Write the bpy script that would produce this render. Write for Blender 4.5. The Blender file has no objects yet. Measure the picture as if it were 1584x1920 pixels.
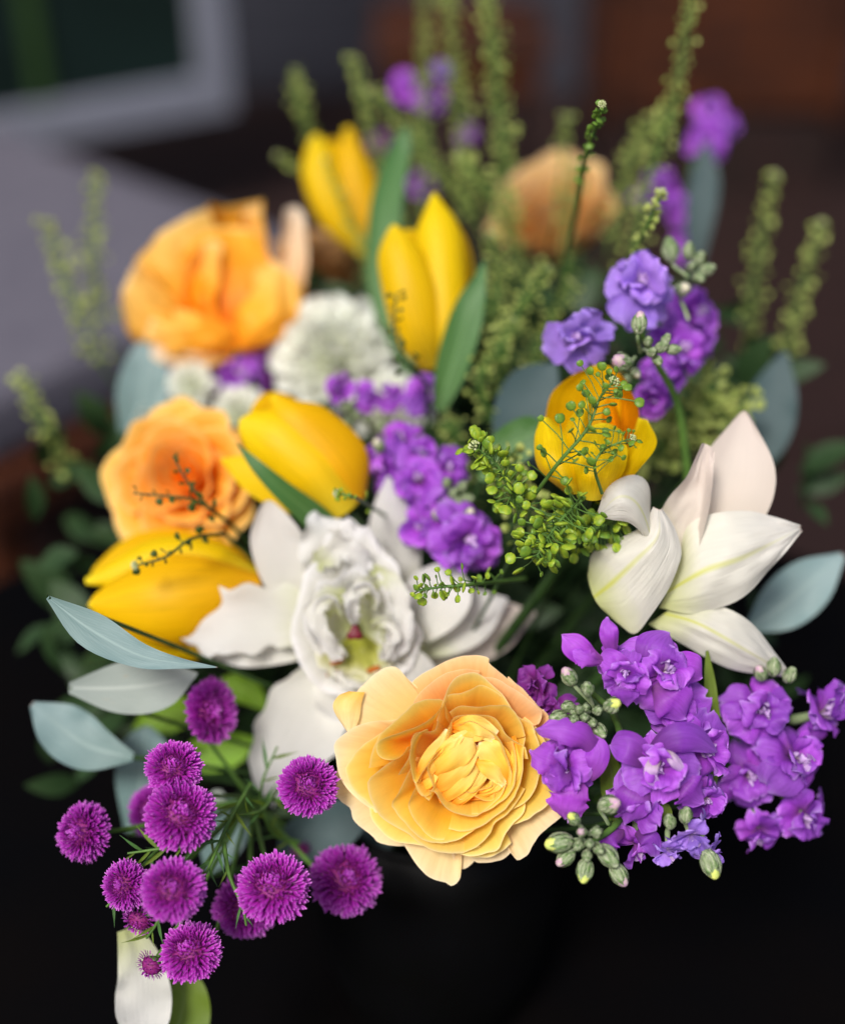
import bpy, bmesh, math, random
from mathutils import Vector, Matrix, Quaternion, noise

# ------------------------------------------------------------------ camera, sky, sun, exposure
scene = bpy.context.scene
PITCH = math.radians(35)
FPX = 2583.0                      # focal length in photograph pixels (1584 x 1920)
CAM = Vector((0, 0, 1.5))
RIGHT = Vector((1, 0, 0)); FWD = Vector((0, math.cos(PITCH), -math.sin(PITCH))); UP = Vector((0, math.sin(PITCH), math.cos(PITCH)))
cam_data = bpy.data.cameras.new('camera'); cam = bpy.data.objects.new('camera', cam_data)
scene.collection.objects.link(cam); scene.camera = cam
cam.location = CAM; cam.rotation_euler = (math.radians(90) - PITCH, 0, 0)
cam_data.sensor_fit = 'VERTICAL'; cam_data.sensor_height = 36; cam_data.lens = 36 * FPX / 1920
cam_data.clip_start = 0.02; cam_data.clip_end = 200
cam_data.dof.use_dof = True; cam_data.dof.focus_distance = 0.602
cam_data.dof.aperture_fstop = 2.05; cam_data.dof.aperture_blades = 0

SUN_EL, SUN_AZ = math.radians(52), math.radians(205)      # light comes over the photographer's left shoulder
world = bpy.data.worlds.new('World'); scene.world = world; world.use_nodes = True
wn = world.node_tree.nodes; wl = world.node_tree.links
sky = wn.new('ShaderNodeTexSky'); sky.sky_type = 'NISHITA'; sky.sun_disc = False
sky.sun_elevation = SUN_EL; sky.sun_rotation = SUN_AZ; sky.dust_density = 4.0; sky.air_density = 1.0; sky.ozone_density = 1.0
wl.new(sky.outputs[0], wn['Background'].inputs[0]); wn['Background'].inputs[1].default_value = 0.085
sun_data = bpy.data.lights.new('sun', 'SUN'); sun = bpy.data.objects.new('sun', sun_data); scene.collection.objects.link(sun)
sun_data.energy = 2.7; sun_data.angle = math.radians(14); sun_data.color = (1, .965, .91)
sd = Vector((math.sin(SUN_AZ) * math.cos(SUN_EL), math.cos(SUN_AZ) * math.cos(SUN_EL), math.sin(SUN_EL)))
sun.rotation_euler = sd.to_track_quat('Z', 'Y').to_euler()
vs = scene.view_settings
vs.view_transform = 'Standard'; vs.look = 'None'; vs.exposure = 0.44; vs.gamma = 1.0
scene.cycles.max_bounces = 10; scene.cycles.diffuse_bounces = 6; scene.cycles.transmission_bounces = 6
scene.cycles.use_denoising = True
C = scene.collection
R = random.Random(7)

def P(px, py, d):
    return CAM + RIGHT * ((px - 792) / FPX * d) + UP * ((960 - py) / FPX * d) + FWD * d
def cdir(x, y, z):                # direction given as right, up, toward the camera
    return (RIGHT * x + UP * y - FWD * z).normalized()
def at_z(px, py, z):              # where the line of sight meets a level plane
    v = RIGHT * ((px - 792) / FPX) + UP * ((960 - py) / FPX) + FWD
    return CAM + v * ((z - CAM.z) / v.z)
def at_y(px, py, y):
    v = RIGHT * ((px - 792) / FPX) + UP * ((960 - py) / FPX) + FWD
    return CAM + v * ((y - CAM.y) / v.y)

# ------------------------------------------------------------------ object helpers
def link(o, parent=None):
    C.objects.link(o)
    if parent: o.parent = parent
    return o
def tag(o, label=None, cat=None, group=None, kind=None):
    if label: o['label'] = label
    if cat: o['category'] = cat
    if group: o['group'] = group
    if kind: o['kind'] = kind
    return o
def root(name, M, label, cat, group=None):
    o = bpy.data.objects.new(name, None); link(o); o.matrix_world = M; o.empty_display_size = .01
    return tag(o, label, cat, group)
def frame(pos, axis, roll=0.0):
    z = axis.normalized(); x = UP.cross(z)
    if x.length < 1e-3: x = RIGHT.copy()
    x.normalize(); y = z.cross(x)
    M = Matrix((x, y, z)).transposed() @ Matrix.Rotation(roll, 3, 'Z')
    M = M.to_4x4(); M.translation = pos
    return M

class MB:
    def __init__(s): s.v = []; s.f = []; s.uv = []; s.mi = []
    def grid(s, pts, nu, nv, uv=None, wrap=False, mi=0):
        b = len(s.v); s.v += [Vector(p) for p in pts]
        for j in range(nv - 1):
            for i in range(nu - 1):
                s.f.append((b + j * nu + i, b + j * nu + i + 1, b + (j + 1) * nu + i + 1, b + (j + 1) * nu + i)); s.mi.append(mi)
                s.uv.append(((i / (nu - 1), j / (nv - 1)), ((i + 1) / (nu - 1), j / (nv - 1)), ((i + 1) / (nu - 1), (j + 1) / (nv - 1)), (i / (nu - 1), (j + 1) / (nv - 1))))
    def tube(s, pts, rad, n=8, mi=0):
        pts = [Vector(p) for p in pts]; m = len(pts)
        if not hasattr(rad, '__len__'): rad = [rad] * m
        t = (pts[1] - pts[0]).normalized(); a = t.orthogonal().normalized(); out = []
        for i, p in enumerate(pts):
            t2 = (pts[min(i + 1, m - 1)] - pts[max(i - 1, 0)]).normalized()
            a = (a - t2 * a.dot(t2)).normalized(); b = t2.cross(a)
            for k in range(n + 1):
                w = 2 * math.pi * k / n
                out.append(p + (a * math.cos(w) + b * math.sin(w)) * rad[i])
        s.grid(out, n + 1, m, mi=mi)
    def blob(s, M, prof, n=10, mi=0, fn=None):   # lathe of (r,z) profile under matrix M
        out = []
        for (r, z) in prof:
            for k in range(n + 1):
                w = 2 * math.pi * k / n
                rr = r * (fn(w, z) if fn else 1)
                out.append(M @ Vector((rr * math.cos(w), rr * math.sin(w), z)))
        s.grid(out, n + 1, len(prof), mi=mi)
    def add(s, other, M):
        b = len(s.v); s.v += [M @ v for v in other.v]
        s.f += [tuple(i + b for i in f) for f in other.f]; s.uv += other.uv; s.mi += other.mi
    def mesh(s, name, mats, inv=None):
        me = bpy.data.meshes.new(name)
        vv = [inv @ v for v in s.v] if inv else s.v
        me.from_pydata([tuple(v) for v in vv], [], s.f)
        uvl = me.uv_layers.new(name='UVMap')
        flat = [c for f in s.uv for p in f for c in p]
        uvl.data.foreach_set('uv', flat)
        me.polygons.foreach_set('use_smooth', [True] * len(s.f))
        if not isinstance(mats, (list, tuple)): mats = [mats]
        for m in mats: me.materials.append(m)
        if len(mats) > 1: me.polygons.foreach_set('material_index', s.mi)
        me.update()
        return me
    def build(s, name, mats, parent=None):      # vertices are world space; stored in the parent's space
        inv = parent.matrix_world.inverted() if parent else None
        return link(bpy.data.objects.new(name, s.mesh(name, mats, inv)), parent)
    def build_local(s, name, mats, parent=None, M=None):
        o = link(bpy.data.objects.new(name, s.mesh(name, mats)), parent)
        if M is not None: o.matrix_local = M
        return o

def crom(pts, t):                                # Catmull-Rom through tuples, t in 0..1
    n = len(pts) - 1; x = min(max(t, 0), 1) * n; i = min(int(x), n - 1); f = x - i
    p0 = pts[max(i - 1, 0)]; p1 = pts[i]; p2 = pts[i + 1]; p3 = pts[min(i + 2, n)]
    if i == 0: p0 = tuple(2 * a - b for a, b in zip(p1, p2))
    if i + 2 > n: p3 = tuple(2 * a - b for a, b in zip(p2, p1))
    return tuple(.5 * (2 * b + (c - a) * f + (2 * a - 5 * b + 4 * c - d) * f * f + (3 * b - a - 3 * c + d) * f ** 3) for a, b, c, d in zip(p0, p1, p2, p3))
def arc_resample(pts, n):
    d = [crom(pts, k / 120) for k in range(121)]
    L = [0]
    for a, b in zip(d, d[1:]): L.append(L[-1] + math.dist(a, b))
    out = []; j = 0
    for k in range(n):
        s = L[-1] * k / (n - 1)
        while j < 119 and L[j + 1] < s: j += 1
        f = (s - L[j]) / max(L[j + 1] - L[j], 1e-9)
        out.append(tuple(a + (b - a) * f for a, b in zip(d[j], d[j + 1])))
    return out
def lin(xs, ys, t):
    for i in range(len(xs) - 1):
        if t <= xs[i + 1]:
            f = (t - xs[i]) / (xs[i + 1] - xs[i]); f = f * f * (3 - 2 * f) if False else f
            return ys[i] + (ys[i + 1] - ys[i]) * f
    return ys[-1]
def nz(x, y, z=0.0): return noise.noise(Vector((x, y, z)))

# ------------------------------------------------------------------ materials
def nodes_of(name):
    m = bpy.data.materials.new(name); m.use_nodes = True
    nt = m.node_tree; nt.nodes.clear()
    return m, nt, nt.nodes, nt.links
def mathn(nt, op, a, b=None, c=None):
    n = nt.nodes.new('ShaderNodeMath'); n.operation = op
    for i, v in enumerate((a, b, c)):
        if v is None: continue
        if isinstance(v, (int, float)): n.inputs[i].default_value = v
        else: nt.links.new(v, n.inputs[i])
    return n.outputs[0]
def mixc(nt, fac, a, b, mode='MIX'):
    n = nt.nodes.new('ShaderNodeMix'); n.data_type = 'RGBA'; n.blend_type = mode
    for sock, v in ((n.inputs[0], fac), (n.inputs[6], a), (n.inputs[7], b)):
        if isinstance(v, (int, float)): sock.default_value = v
        elif isinstance(v, tuple): sock.default_value = v + (1,) if len(v) == 3 else v
        else: nt.links.new(v, sock)
    return n.outputs[2]
def petal_mat(name, base, mid, tip, rim=None, rimw=.08, trans=.35, rough=.5, spec=.25, vein=.12, vscale=26, bump=.25, mottle=.10, rib=None, ribw=.03, midpos=.45, sheen=0.0, varc=0.06, back=None, lat=0, spots=0):
    m, nt, N, L = nodes_of(name)
    uv = N.new('ShaderNodeUVMap'); sep = N.new('ShaderNodeSeparateXYZ'); L.new(uv.outputs[0], sep.inputs[0])
    u, v = sep.outputs[0], sep.outputs[1]
    oi = N.new('ShaderNodeObjectInfo')
    geo = N.new('ShaderNodeNewGeometry')
    uvr = N.new('ShaderNodeCombineXYZ'); L.new(u, uvr.inputs[0]); L.new(v, uvr.inputs[1]); L.new(mathn(nt, 'MULTIPLY', oi.outputs['Random'], 91.0), uvr.inputs[2])
    n1 = N.new('ShaderNodeTexNoise'); n1.inputs['Scale'].default_value = 2.6; n1.inputs['Detail'].default_value = 3
    L.new(uvr.outputs[0], n1.inputs['Vector'])
    vv = mathn(nt, 'ADD', v, mathn(nt, 'MULTIPLY', mathn(nt, 'SUBTRACT', n1.outputs[0], .5), .16))
    ramp = N.new('ShaderNodeValToRGB'); L.new(vv, ramp.inputs[0])
    e = ramp.color_ramp.elements
    e[0].position = .02; e[0].color = base + (1,); e[1].position = 1.0; e[1].color = tip + (1,)
    k = e.new(midpos); k.color = mid + (1,)
    col = ramp.outputs[0]
    # veins fan from the base: noise stretched along v
    comb = N.new('ShaderNodeCombineXYZ')
    L.new(mathn(nt, 'MULTIPLY', mathn(nt, 'SUBTRACT', u, .5), vscale), comb.inputs[0]); L.new(mathn(nt, 'MULTIPLY', v, 2.2), comb.inputs[1]); L.new(mathn(nt, 'MULTIPLY', oi.outputs['Random'], 37.0), comb.inputs[2])
    n2 = N.new('ShaderNodeTexNoise'); n2.inputs['Scale'].default_value = 1.0; n2.inputs['Detail'].default_value = 4; n2.inputs['Roughness'].default_value = .65
    L.new(comb.outputs[0], n2.inputs['Vector'])
    if vein:
        f = mathn(nt, 'MULTIPLY', mathn(nt, 'SUBTRACT', n2.outputs[0], .42), 4.0); 
        f = mathn(nt, 'MULTIPLY', mathn(nt, 'MINIMUM', mathn(nt, 'MAXIMUM', f, 0.0), 1.0), vein)
        dark = tuple(c * .55 for c in mid)
        col = mixc(nt, f, col, dark)
    if mottle:
        n3 = N.new('ShaderNodeTexNoise'); n3.inputs['Scale'].default_value = 9; n3.inputs['Detail'].default_value = 6; n3.inputs['Roughness'].default_value = .7
        L.new(uvr.outputs[0], n3.inputs['Vector'])
        f = mathn(nt, 'MULTIPLY', mathn(nt, 'MAXIMUM', mathn(nt, 'SUBTRACT', n3.outputs[0], .5), 0), mottle * 4)
        col = mixc(nt, f, col, tuple(min(1, c * 1.15 + .05) for c in tip))
    if rib:
        f = mathn(nt, 'DIVIDE', mathn(nt, 'ABSOLUTE', mathn(nt, 'SUBTRACT', u, .5)), ribw)
        f = mathn(nt, 'MAXIMUM', mathn(nt, 'SUBTRACT', 1.0, f), 0); f = mathn(nt, 'POWER', f, .7)
        f = mathn(nt, 'MULTIPLY', f, mathn(nt, 'SUBTRACT', 1.05, v))
        col = mixc(nt, f, col, rib)
    if lat:
        w_ = mathn(nt, 'SUBTRACT', mathn(nt, 'MULTIPLY', v, 15.0), mathn(nt, 'MULTIPLY', mathn(nt, 'ABSOLUTE', mathn(nt, 'SUBTRACT', u, .5)), 13.0))
        w_ = mathn(nt, 'ADD', w_, mathn(nt, 'MULTIPLY', n1.outputs[0], 3.0))
        w_ = mathn(nt, 'ABSOLUTE', mathn(nt, 'SUBTRACT', mathn(nt, 'FRACT', w_), .5))
        w_ = mathn(nt, 'MAXIMUM', mathn(nt, 'SUBTRACT', 1.0, mathn(nt, 'DIVIDE', w_, .10)), 0)
        col = mixc(nt, mathn(nt, 'MULTIPLY', w_, lat), col, rib)
    if spots:
        n4 = N.new('ShaderNodeTexNoise'); n4.inputs['Scale'].default_value = 5.5; n4.inputs['Detail'].default_value = 5; n4.inputs['Roughness'].default_value = .75
        L.new(uvr.outputs[0], n4.inputs['Vector'])
        f = mathn(nt, 'MINIMUM', mathn(nt, 'MULTIPLY', mathn(nt, 'MAXIMUM', mathn(nt, 'SUBTRACT', n4.outputs[0], .66), 0), 9.0), 1)
        col = mixc(nt, mathn(nt, 'MULTIPLY', f, spots), col, (.42, .24, .10))
    if rim:
        e1 = mathn(nt, 'MULTIPLY', mathn(nt, 'ABSOLUTE', mathn(nt, 'SUBTRACT', u, .5)), 2.0)
        e1 = mathn(nt, 'MULTIPLY', e1, 0.995)
        ee = mathn(nt, 'MAXIMUM', mathn(nt, 'SUBTRACT', e1, mathn(nt, 'MULTIPLY', mathn(nt, 'SUBTRACT', 1.0, v), .5)), v)
        f = mathn(nt, 'DIVIDE', mathn(nt, 'SUBTRACT', ee, 1.0 - rimw), rimw)
        f = mathn(nt, 'MINIMUM', mathn(nt, 'MAXIMUM', f, 0.0), 1.0)
        col = mixc(nt, mathn(nt, 'MULTIPLY', mathn(nt, 'MULTIPLY', f, f), .8), col, rim)
    if varc:
        hs = N.new('ShaderNodeHueSaturation'); L.new(col, hs.inputs['Color'])
        L.new(mathn(nt, 'ADD', 1.0 - varc, mathn(nt, 'MULTIPLY', oi.outputs['Random'], 2 * varc)), hs.inputs['Value'])
        L.new(mathn(nt, 'ADD', .5 - varc * .06, mathn(nt, 'MULTIPLY', oi.outputs['Random'], varc * .12)), hs.inputs['Hue'])
        col = hs.outputs[0]
    if back: col = mixc(nt, mathn(nt, 'MULTIPLY', geo.outputs['Backfacing'], .8), col, back)
    pr = N.new('ShaderNodeBsdfPrincipled'); L.new(col, pr.inputs['Base Color'])
    pr.inputs['Roughness'].default_value = rough; pr.inputs['Specular IOR Level'].default_value = spec
    if sheen:
        pr.inputs['Sheen Weight'].default_value = sheen; pr.inputs['Sheen Roughness'].default_value = .4
    if bump:
        bm = N.new('ShaderNodeBump'); bm.inputs['Strength'].default_value = bump; bm.inputs['Distance'].default_value = .0006
        L.new(n2.outputs[0], bm.inputs['Height']); L.new(bm.outputs[0], pr.inputs['Normal'])
    tr = N.new('ShaderNodeBsdfTranslucent'); L.new(col, tr.inputs['Color'])
    mx = N.new('ShaderNodeMixShader'); mx.inputs[0].default_value = trans
    L.new(pr.outputs[0], mx.inputs[1]); L.new(tr.outputs[0], mx.inputs[2])
    out = N.new('ShaderNodeOutputMaterial'); L.new(mx.outputs[0], out.inputs[0])
    return m
def plain_mat(name, col, col2=None, scale=60, rough=.6, spec=.3, bump=.2, trans=0, detail=4, dist=.001, stretch=None):
    m, nt, N, L = nodes_of(name)
    tc = N.new('ShaderNodeTexCoord'); n1 = N.new('ShaderNodeTexNoise'); n1.inputs['Scale'].default_value = scale; n1.inputs['Detail'].default_value = detail
    if stretch:
        mp = N.new('ShaderNodeMapping'); mp.inputs['Scale'].default_value = stretch; L.new(tc.outputs['Object'], mp.inputs[0]); L.new(mp.outputs[0], n1.inputs['Vector'])
    else: L.new(tc.outputs['Object'], n1.inputs['Vector'])
    c2 = col2 or tuple(c * .6 for c in col)
    f = mathn(nt, 'MINIMUM', mathn(nt, 'MAXIMUM', mathn(nt, 'MULTIPLY', mathn(nt, 'SUBTRACT', n1.outputs[0], .35), 3.3), 0), 1)
    c = mixc(nt, f, col, c2)
    pr = N.new('ShaderNodeBsdfPrincipled'); L.new(c, pr.inputs['Base Color']); pr.inputs['Roughness'].default_value = rough; pr.inputs['Specular IOR Level'].default_value = spec
    if bump:
        b = N.new('ShaderNodeBump'); b.inputs['Strength'].default_value = bump; b.inputs['Distance'].default_value = dist
        L.new(n1.outputs[0], b.inputs['Height']); L.new(b.outputs[0], pr.inputs['Normal'])
    out = N.new('ShaderNodeOutputMaterial')
    if trans:
        tr = N.new('ShaderNodeBsdfTranslucent'); L.new(c, tr.inputs[0]); mx = N.new('ShaderNodeMixShader'); mx.inputs[0].default_value = trans
        L.new(pr.outputs[0], mx.inputs[1]); L.new(tr.outputs[0], mx.inputs[2]); L.new(mx.outputs[0], out.inputs[0])
    else: L.new(pr.outputs[0], out.inputs[0])
    return m

M_ = {}
M_['rose_in'] = petal_mat('rose_petal_golden', (.93, .30, .006), (.96, .63, .05), (.97, .77, .19), rim=(.99, .90, .52), rimw=.11, trans=.48, vein=.10, sheen=.1, mottle=.08, midpos=.6, spots=.15)  # golden and amber: base orange carried higher, pigment plus crease shade in the colour
M_['rose_mid'] = petal_mat('rose_petal_amber', (.94, .40, .012), (.96, .66, .075), (.97, .77, .24), rim=(.99, .89, .54), rimw=.11, trans=.46, vein=.10, mottle=.08, midpos=.6, spots=.15)
M_['rose_heart'] = petal_mat('rose_heart_petal', (.93, .30, .008), (.97, .62, .08), (.98, .77, .26), rim=(.99, .92, .62), rimw=.14, trans=.36, vein=.14, mottle=.1, midpos=.4, spots=.2)
M_['rose_out'] = petal_mat('rose_petal_peach', (.93, .52, .09), (.95, .68, .26), (.94, .75, .44), rim=(.96, .80, .55), rimw=.12, trans=.34, vein=.16, mottle=.12, spots=.45)
M_['rose_salmon'] = petal_mat('rose_petal_salmon', (.92, .34, .03), (.94, .48, .12), (.94, .60, .30), rim=(.97, .78, .48), rimw=.05, trans=.34, vein=.14, mottle=.08)
M_['orange_in'] = petal_mat('orange_rose_petal', (.90, .16, .001), (.95, .33, .004), (.97, .50, .04), rim=(.96, .70, .25), rimw=.07, trans=.4, vein=.1)
M_['orange_out'] = petal_mat('orange_rose_outer_petal', (.95, .32, .008), (.96, .46, .03), (.95, .60, .15), rim=(.94, .72, .42), rimw=.08, trans=.36, vein=.14)
M_['peach_pale'] = petal_mat('rose_outer_petal_pale', (.94, .44, .06), (.93, .60, .28), (.90, .74, .56), rim=(.92, .80, .66), rimw=.08, trans=.36, vein=.14)
M_['peach_far'] = petal_mat('peach_rose_petal', (.88, .34, .02), (.86, .52, .13), (.86, .62, .30), rim=(.85, .68, .48), rimw=.1, trans=.3, vein=.14)
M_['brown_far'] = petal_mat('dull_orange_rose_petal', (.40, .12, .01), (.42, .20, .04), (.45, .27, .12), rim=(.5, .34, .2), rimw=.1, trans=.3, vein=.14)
M_['tulip'] = petal_mat('tulip_petal_yellow', (.62, .46, .02), (.87, .56, .001), (.90, .66, .002), rim=(.94, .78, .02), rimw=.09, trans=.36, rough=.46, spec=.22, vein=.42, spots=.15, midpos=.3, vscale=40, bump=.35, mottle=.03)
M_['tulip_deep'] = petal_mat('tulip_petal_deep_yellow', (.70, .34, .004), (.85, .46, .001), (.88, .56, .001), rim=(.93, .72, .01), rimw=.09, trans=.36, rough=.48, spec=.2, vein=.40, midpos=.3, vscale=40, bump=.3, mottle=.02)
M_['tulip_inside'] = petal_mat('tulip_inside_orange', (.70, .20, .001), (.82, .28, .001), (.86, .42, .001), trans=.3, rough=.5, spec=.15, vein=.3, vscale=40, bump=.3, mottle=.02)
M_['lily'] = petal_mat('lily_petal_white', (.58, .62, .28), (.80, .79, .72), (.80, .79, .80), trans=.40, rough=.45, spec=.3, vein=.05, vscale=34, bump=.9, mottle=.02, midpos=.32, varc=.03)
M_['lily_in'] = petal_mat('lily_inner_petal', (.36, .38, .02), (.58, .58, .14), (.80, .78, .66), trans=.40, rough=.45, spec=.3, vein=.07, vscale=30, bump=.5, mottle=.02, midpos=.5, varc=.03)
M_['lily_rib'] = petal_mat('lily_petal_cream_ribbed', (.66, .70, .30), (.78, .76, .66), (.79, .76, .72), rib=(.66, .68, .10), ribw=.045, rim=(.60, .46, .38), rimw=.02, spots=.35, trans=.34, rough=.42, spec=.3, vein=.05, vscale=34, bump=1.0, mottle=.02, midpos=.3, varc=.02)
M_['lily_pink'] = petal_mat('lily_petal_blush', (.66, .62, .42), (.74, .66, .58), (.75, .64, .58), trans=.34, rough=.42, spec=.3, vein=.06, vscale=40, bump=.5, mottle=.02, varc=.02, midpos=.3)
M_['stock'] = petal_mat('stock_petal_purple', (.24, .07, .26), (.36, .06, .60), (.50, .15, .78), rim=(.62, .34, .88), rimw=.12, trans=.36, rough=.45, spec=.3, vein=.35, vscale=18, bump=.6, mottle=.12, varc=.22)
M_['stock_lilac'] = petal_mat('stock_petal_lilac', (.40, .26, .52), (.42, .22, .80), (.46, .28, .86), rim=(.58, .38, .90), rimw=.12, trans=.36, rough=.5, spec=.25, vein=.22, vscale=16, bump=.5, mottle=.12, varc=.12)
M_['stock_heart'] = petal_mat('stock_petal_heart', (.50, .48, .16), (.66, .46, .70), (.62, .36, .80), rim=(.82, .66, .90), rimw=.2, trans=.36, vein=.2, vscale=14, mottle=.1)
M_['stock_dark'] = petal_mat('stock_petal_plum', (.10, .03, .06), (.20, .02, .22), (.26, .05, .36), rim=(.36, .10, .46), rimw=.1, trans=.3, vein=.2, vscale=14, mottle=.1)
M_['mum'] = petal_mat('button_floret_magenta', (.12, .004, .10), (.36, .016, .36), (.52, .06, .57), rim=(.70, .26, .75), rimw=.22, trans=.25, rough=.3, spec=.5, vein=.15, vscale=6, bump=.3, mottle=.2, varc=.1)
M_['mum_core'] = plain_mat('button_heart', (.16, .008, .08), (.26, .02, .2), scale=900, bump=.4)
M_['white_mum'] = petal_mat('white_chrysanthemum_petal', (.70, .78, .36), (.88, .90, .78), (.90, .91, .88), trans=.34, vein=.06, mottle=.03, midpos=.4)
M_['leaf'] = petal_mat('leaf_green', (.07, .16, .035), (.065, .17, .04), (.06, .16, .045), rib=(.14, .28, .09), ribw=.05, lat=.0, rim=(.16, .28, .10), rimw=.03, trans=.22, rough=.42, spec=.4, vein=.3, vscale=26, bump=.5, mottle=.1)
M_['leaf_lime'] = petal_mat('leaf_lime', (.18, .34, .02), (.22, .42, .02), (.26, .48, .03), rib=(.36, .55, .1), ribw=.05, lat=.4, trans=.35, rough=.45, vein=.2, bump=.4)
M_['leaf_olive'] = petal_mat('leaf_olive', (.10, .17, .02), (.13, .20, .02), (.16, .23, .03), rib=(.2, .28, .08), trans=.3, rough=.45, vein=.2, bump=.4)
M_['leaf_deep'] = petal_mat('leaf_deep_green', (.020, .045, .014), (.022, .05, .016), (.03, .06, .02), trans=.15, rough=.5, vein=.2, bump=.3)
M_['euc'] = petal_mat('eucalyptus_blue', (.12, .20, .19), (.16, .25, .25), (.18, .27, .28), rib=(.26, .36, .34), ribw=.05, lat=.35, spots=.5, rim=(.22, .12, .10), rimw=.025, trans=.12, rough=.5, spec=.4, vein=.15, vscale=14, bump=.4, mottle=.15)
M_['euc_grey'] = petal_mat('eucalyptus_grey', (.22, .26, .24), (.27, .31, .28), (.29, .32, .30), rib=(.4, .44, .4), ribw=.05, lat=.3, spots=.4, trans=.12, rough=.55, vein=.1, bump=.3)
M_['euc_dark'] = petal_mat('eucalyptus_slate', (.03, .06, .06), (.045, .08, .085), (.05, .085, .09), trans=.1, rough=.55, vein=.1, bump=.3)
M_['stem'] = plain_mat('stem_green', (.10, .20, .035), (.06, .13, .025), scale=120, rough=.5, bump=.2)
M_['stem_dark'] = plain_mat('stem_dark_green', (.035, .075, .018), (.02, .05, .012), scale=120, rough=.5)
M_['pod'] = plain_mat('pod_green', (.20, .33, .03), (.12, .24, .03), scale=1.5, rough=.42, spec=.4, bump=.25, trans=.25, dist=.0004)
M_['pod_lime'] = plain_mat('pod_lime', (.44, .54, .04), (.22, .38, .03), scale=1.2, rough=.42, spec=.4, bump=.25, trans=.3, dist=.0004)
M_['pod_far'] = plain_mat('pod_olive', (.48, .54, .16), (.30, .38, .08), scale=160, rough=.5, bump=.2, trans=.25)
M_['pod_dark'] = plain_mat('pod_dark', (.07, .10, .012), (.04, .07, .01), scale=260, rough=.5, bump=.2, trans=.2)
M_['tiny_bud'] = plain_mat('tiny_bud_cream', (.62, .64, .40), (.38, .46, .14), scale=700, rough=.6)
M_['calyx'] = plain_mat('bud_green', (.34, .40, .24), (.15, .24, .08), scale=420, rough=.8, spec=.15, bump=.5, dist=.0004, stretch=(1, 1, .35))
M_['bud_calyx'] = plain_mat('bud_striped_green', (.46, .50, .34), (.13, .23, .07), scale=2.6, rough=.85, spec=.12, bump=.5, dist=.05, stretch=(1.5, 1.5, .35))
M_['bud_pale'] = plain_mat('bud_tip_pale', (.62, .62, .36), (.52, .44, .46), scale=3, rough=.7)
M_['bud_yellow'] = plain_mat('bud_tip_yellow', (.72, .74, .18), (.45, .56, .14), scale=3, rough=.7)
M_['bud_purple'] = plain_mat('bud_tip_purple', (.46, .24, .42), (.56, .48, .40), scale=3, rough=.7)
M_['stigma'] = plain_mat('stigma_maroon', (.10, .008, .015), (.16, .015, .03), scale=500, rough=.4)
M_['anther'] = plain_mat('anther_rust', (.42, .12, .01), (.30, .07, .008), scale=900, rough=.8)

# ------------------------------------------------------------------ shape builders
def spine_petal(name, pts, D, mat, parent, arc=0, ruffle=0, freq=3, tip='point', cup=0, nu=13, nv=22, seed=0, jag=0, w2=1.0, base_w=None, fold=0, kink=0):
    """pts: (px, py, mm toward camera, half width px, roll deg). w2: width of the far side against the near one."""
    pts = [tuple(p) + (0,) * (5 - len(p)) for p in pts]
    mb = MB(); grid = []
    S = []
    for j in range(nv):
        t = j / (nv - 1)
        tt = 1 - (1 - t) ** 1.25 if tip == 'round' else t
        q = crom(pts, tt); d = D - q[2] * .001
        S.append((P(q[0], q[1], d), max(q[3], .5) * d / FPX, q[4], tt))
    for j, (p, w, roll, t) in enumerate(S):
        T = (S[min(j + 1, nv - 1)][0] - S[max(j - 1, 0)][0]).normalized()
        N = (CAM - p).normalized(); N = (N - T * N.dot(T))
        if N.length < .25: N = (N + UP * .3); N = N - T * N.dot(T)
        N.normalize(); q = Quaternion(T, math.radians(roll)); N.rotate(q); Sd = T.cross(N)
        if tip == 'round':
            t0 = .72
            if t > t0: w *= math.sqrt(max(0, 1 - ((t - t0) / (1 - t0)) ** 2)) * .98 + .02
        for i in range(nu):
            u = 2 * i / (nu - 1) - 1
            ww = w * (w2 if u < 0 else 1)
            a = math.radians(arc)
            if abs(a) > .02:
                x = math.sin(abs(a) * u) / math.sin(abs(a)) if abs(a) < 1.5 else math.sin(abs(a) * u)
                z = -(1 - math.cos(a * u)) / math.sin(a) if abs(a) < 1.5 else -(1 - math.cos(a * u)) * (1 if a > 0 else -1)
            else: x, z = u, 0
            z += cup * u * u - fold * abs(u)
            n1 = nz(u * 1.3 + seed * 3.1, t * 3.3, seed * 1.7)
            rf = ruffle * .001 * (abs(u) ** 1.5 * math.sin(t * freq * 6.283 + seed * 1.3 + (2 if u > 0 else 0) + n1 * 2) * min(1, t * 2.2) + n1 * .8)
            pt = p + Sd * (x * ww) + N * (z * ww + rf)
            if jag: pt += Sd * (u * abs(u) * jag * .001 * nz(t * 11, seed * 2.3 + (5 if u > 0 else 0)))
            if jag and t > .9: pt += T * (jag * .001 * nz(u * 4, seed * 5.1) * (t - .9) * 10)
            grid.append(pt)
    mb.grid(grid, nu, nv)
    return mb.build(name, mat, parent)

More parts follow.
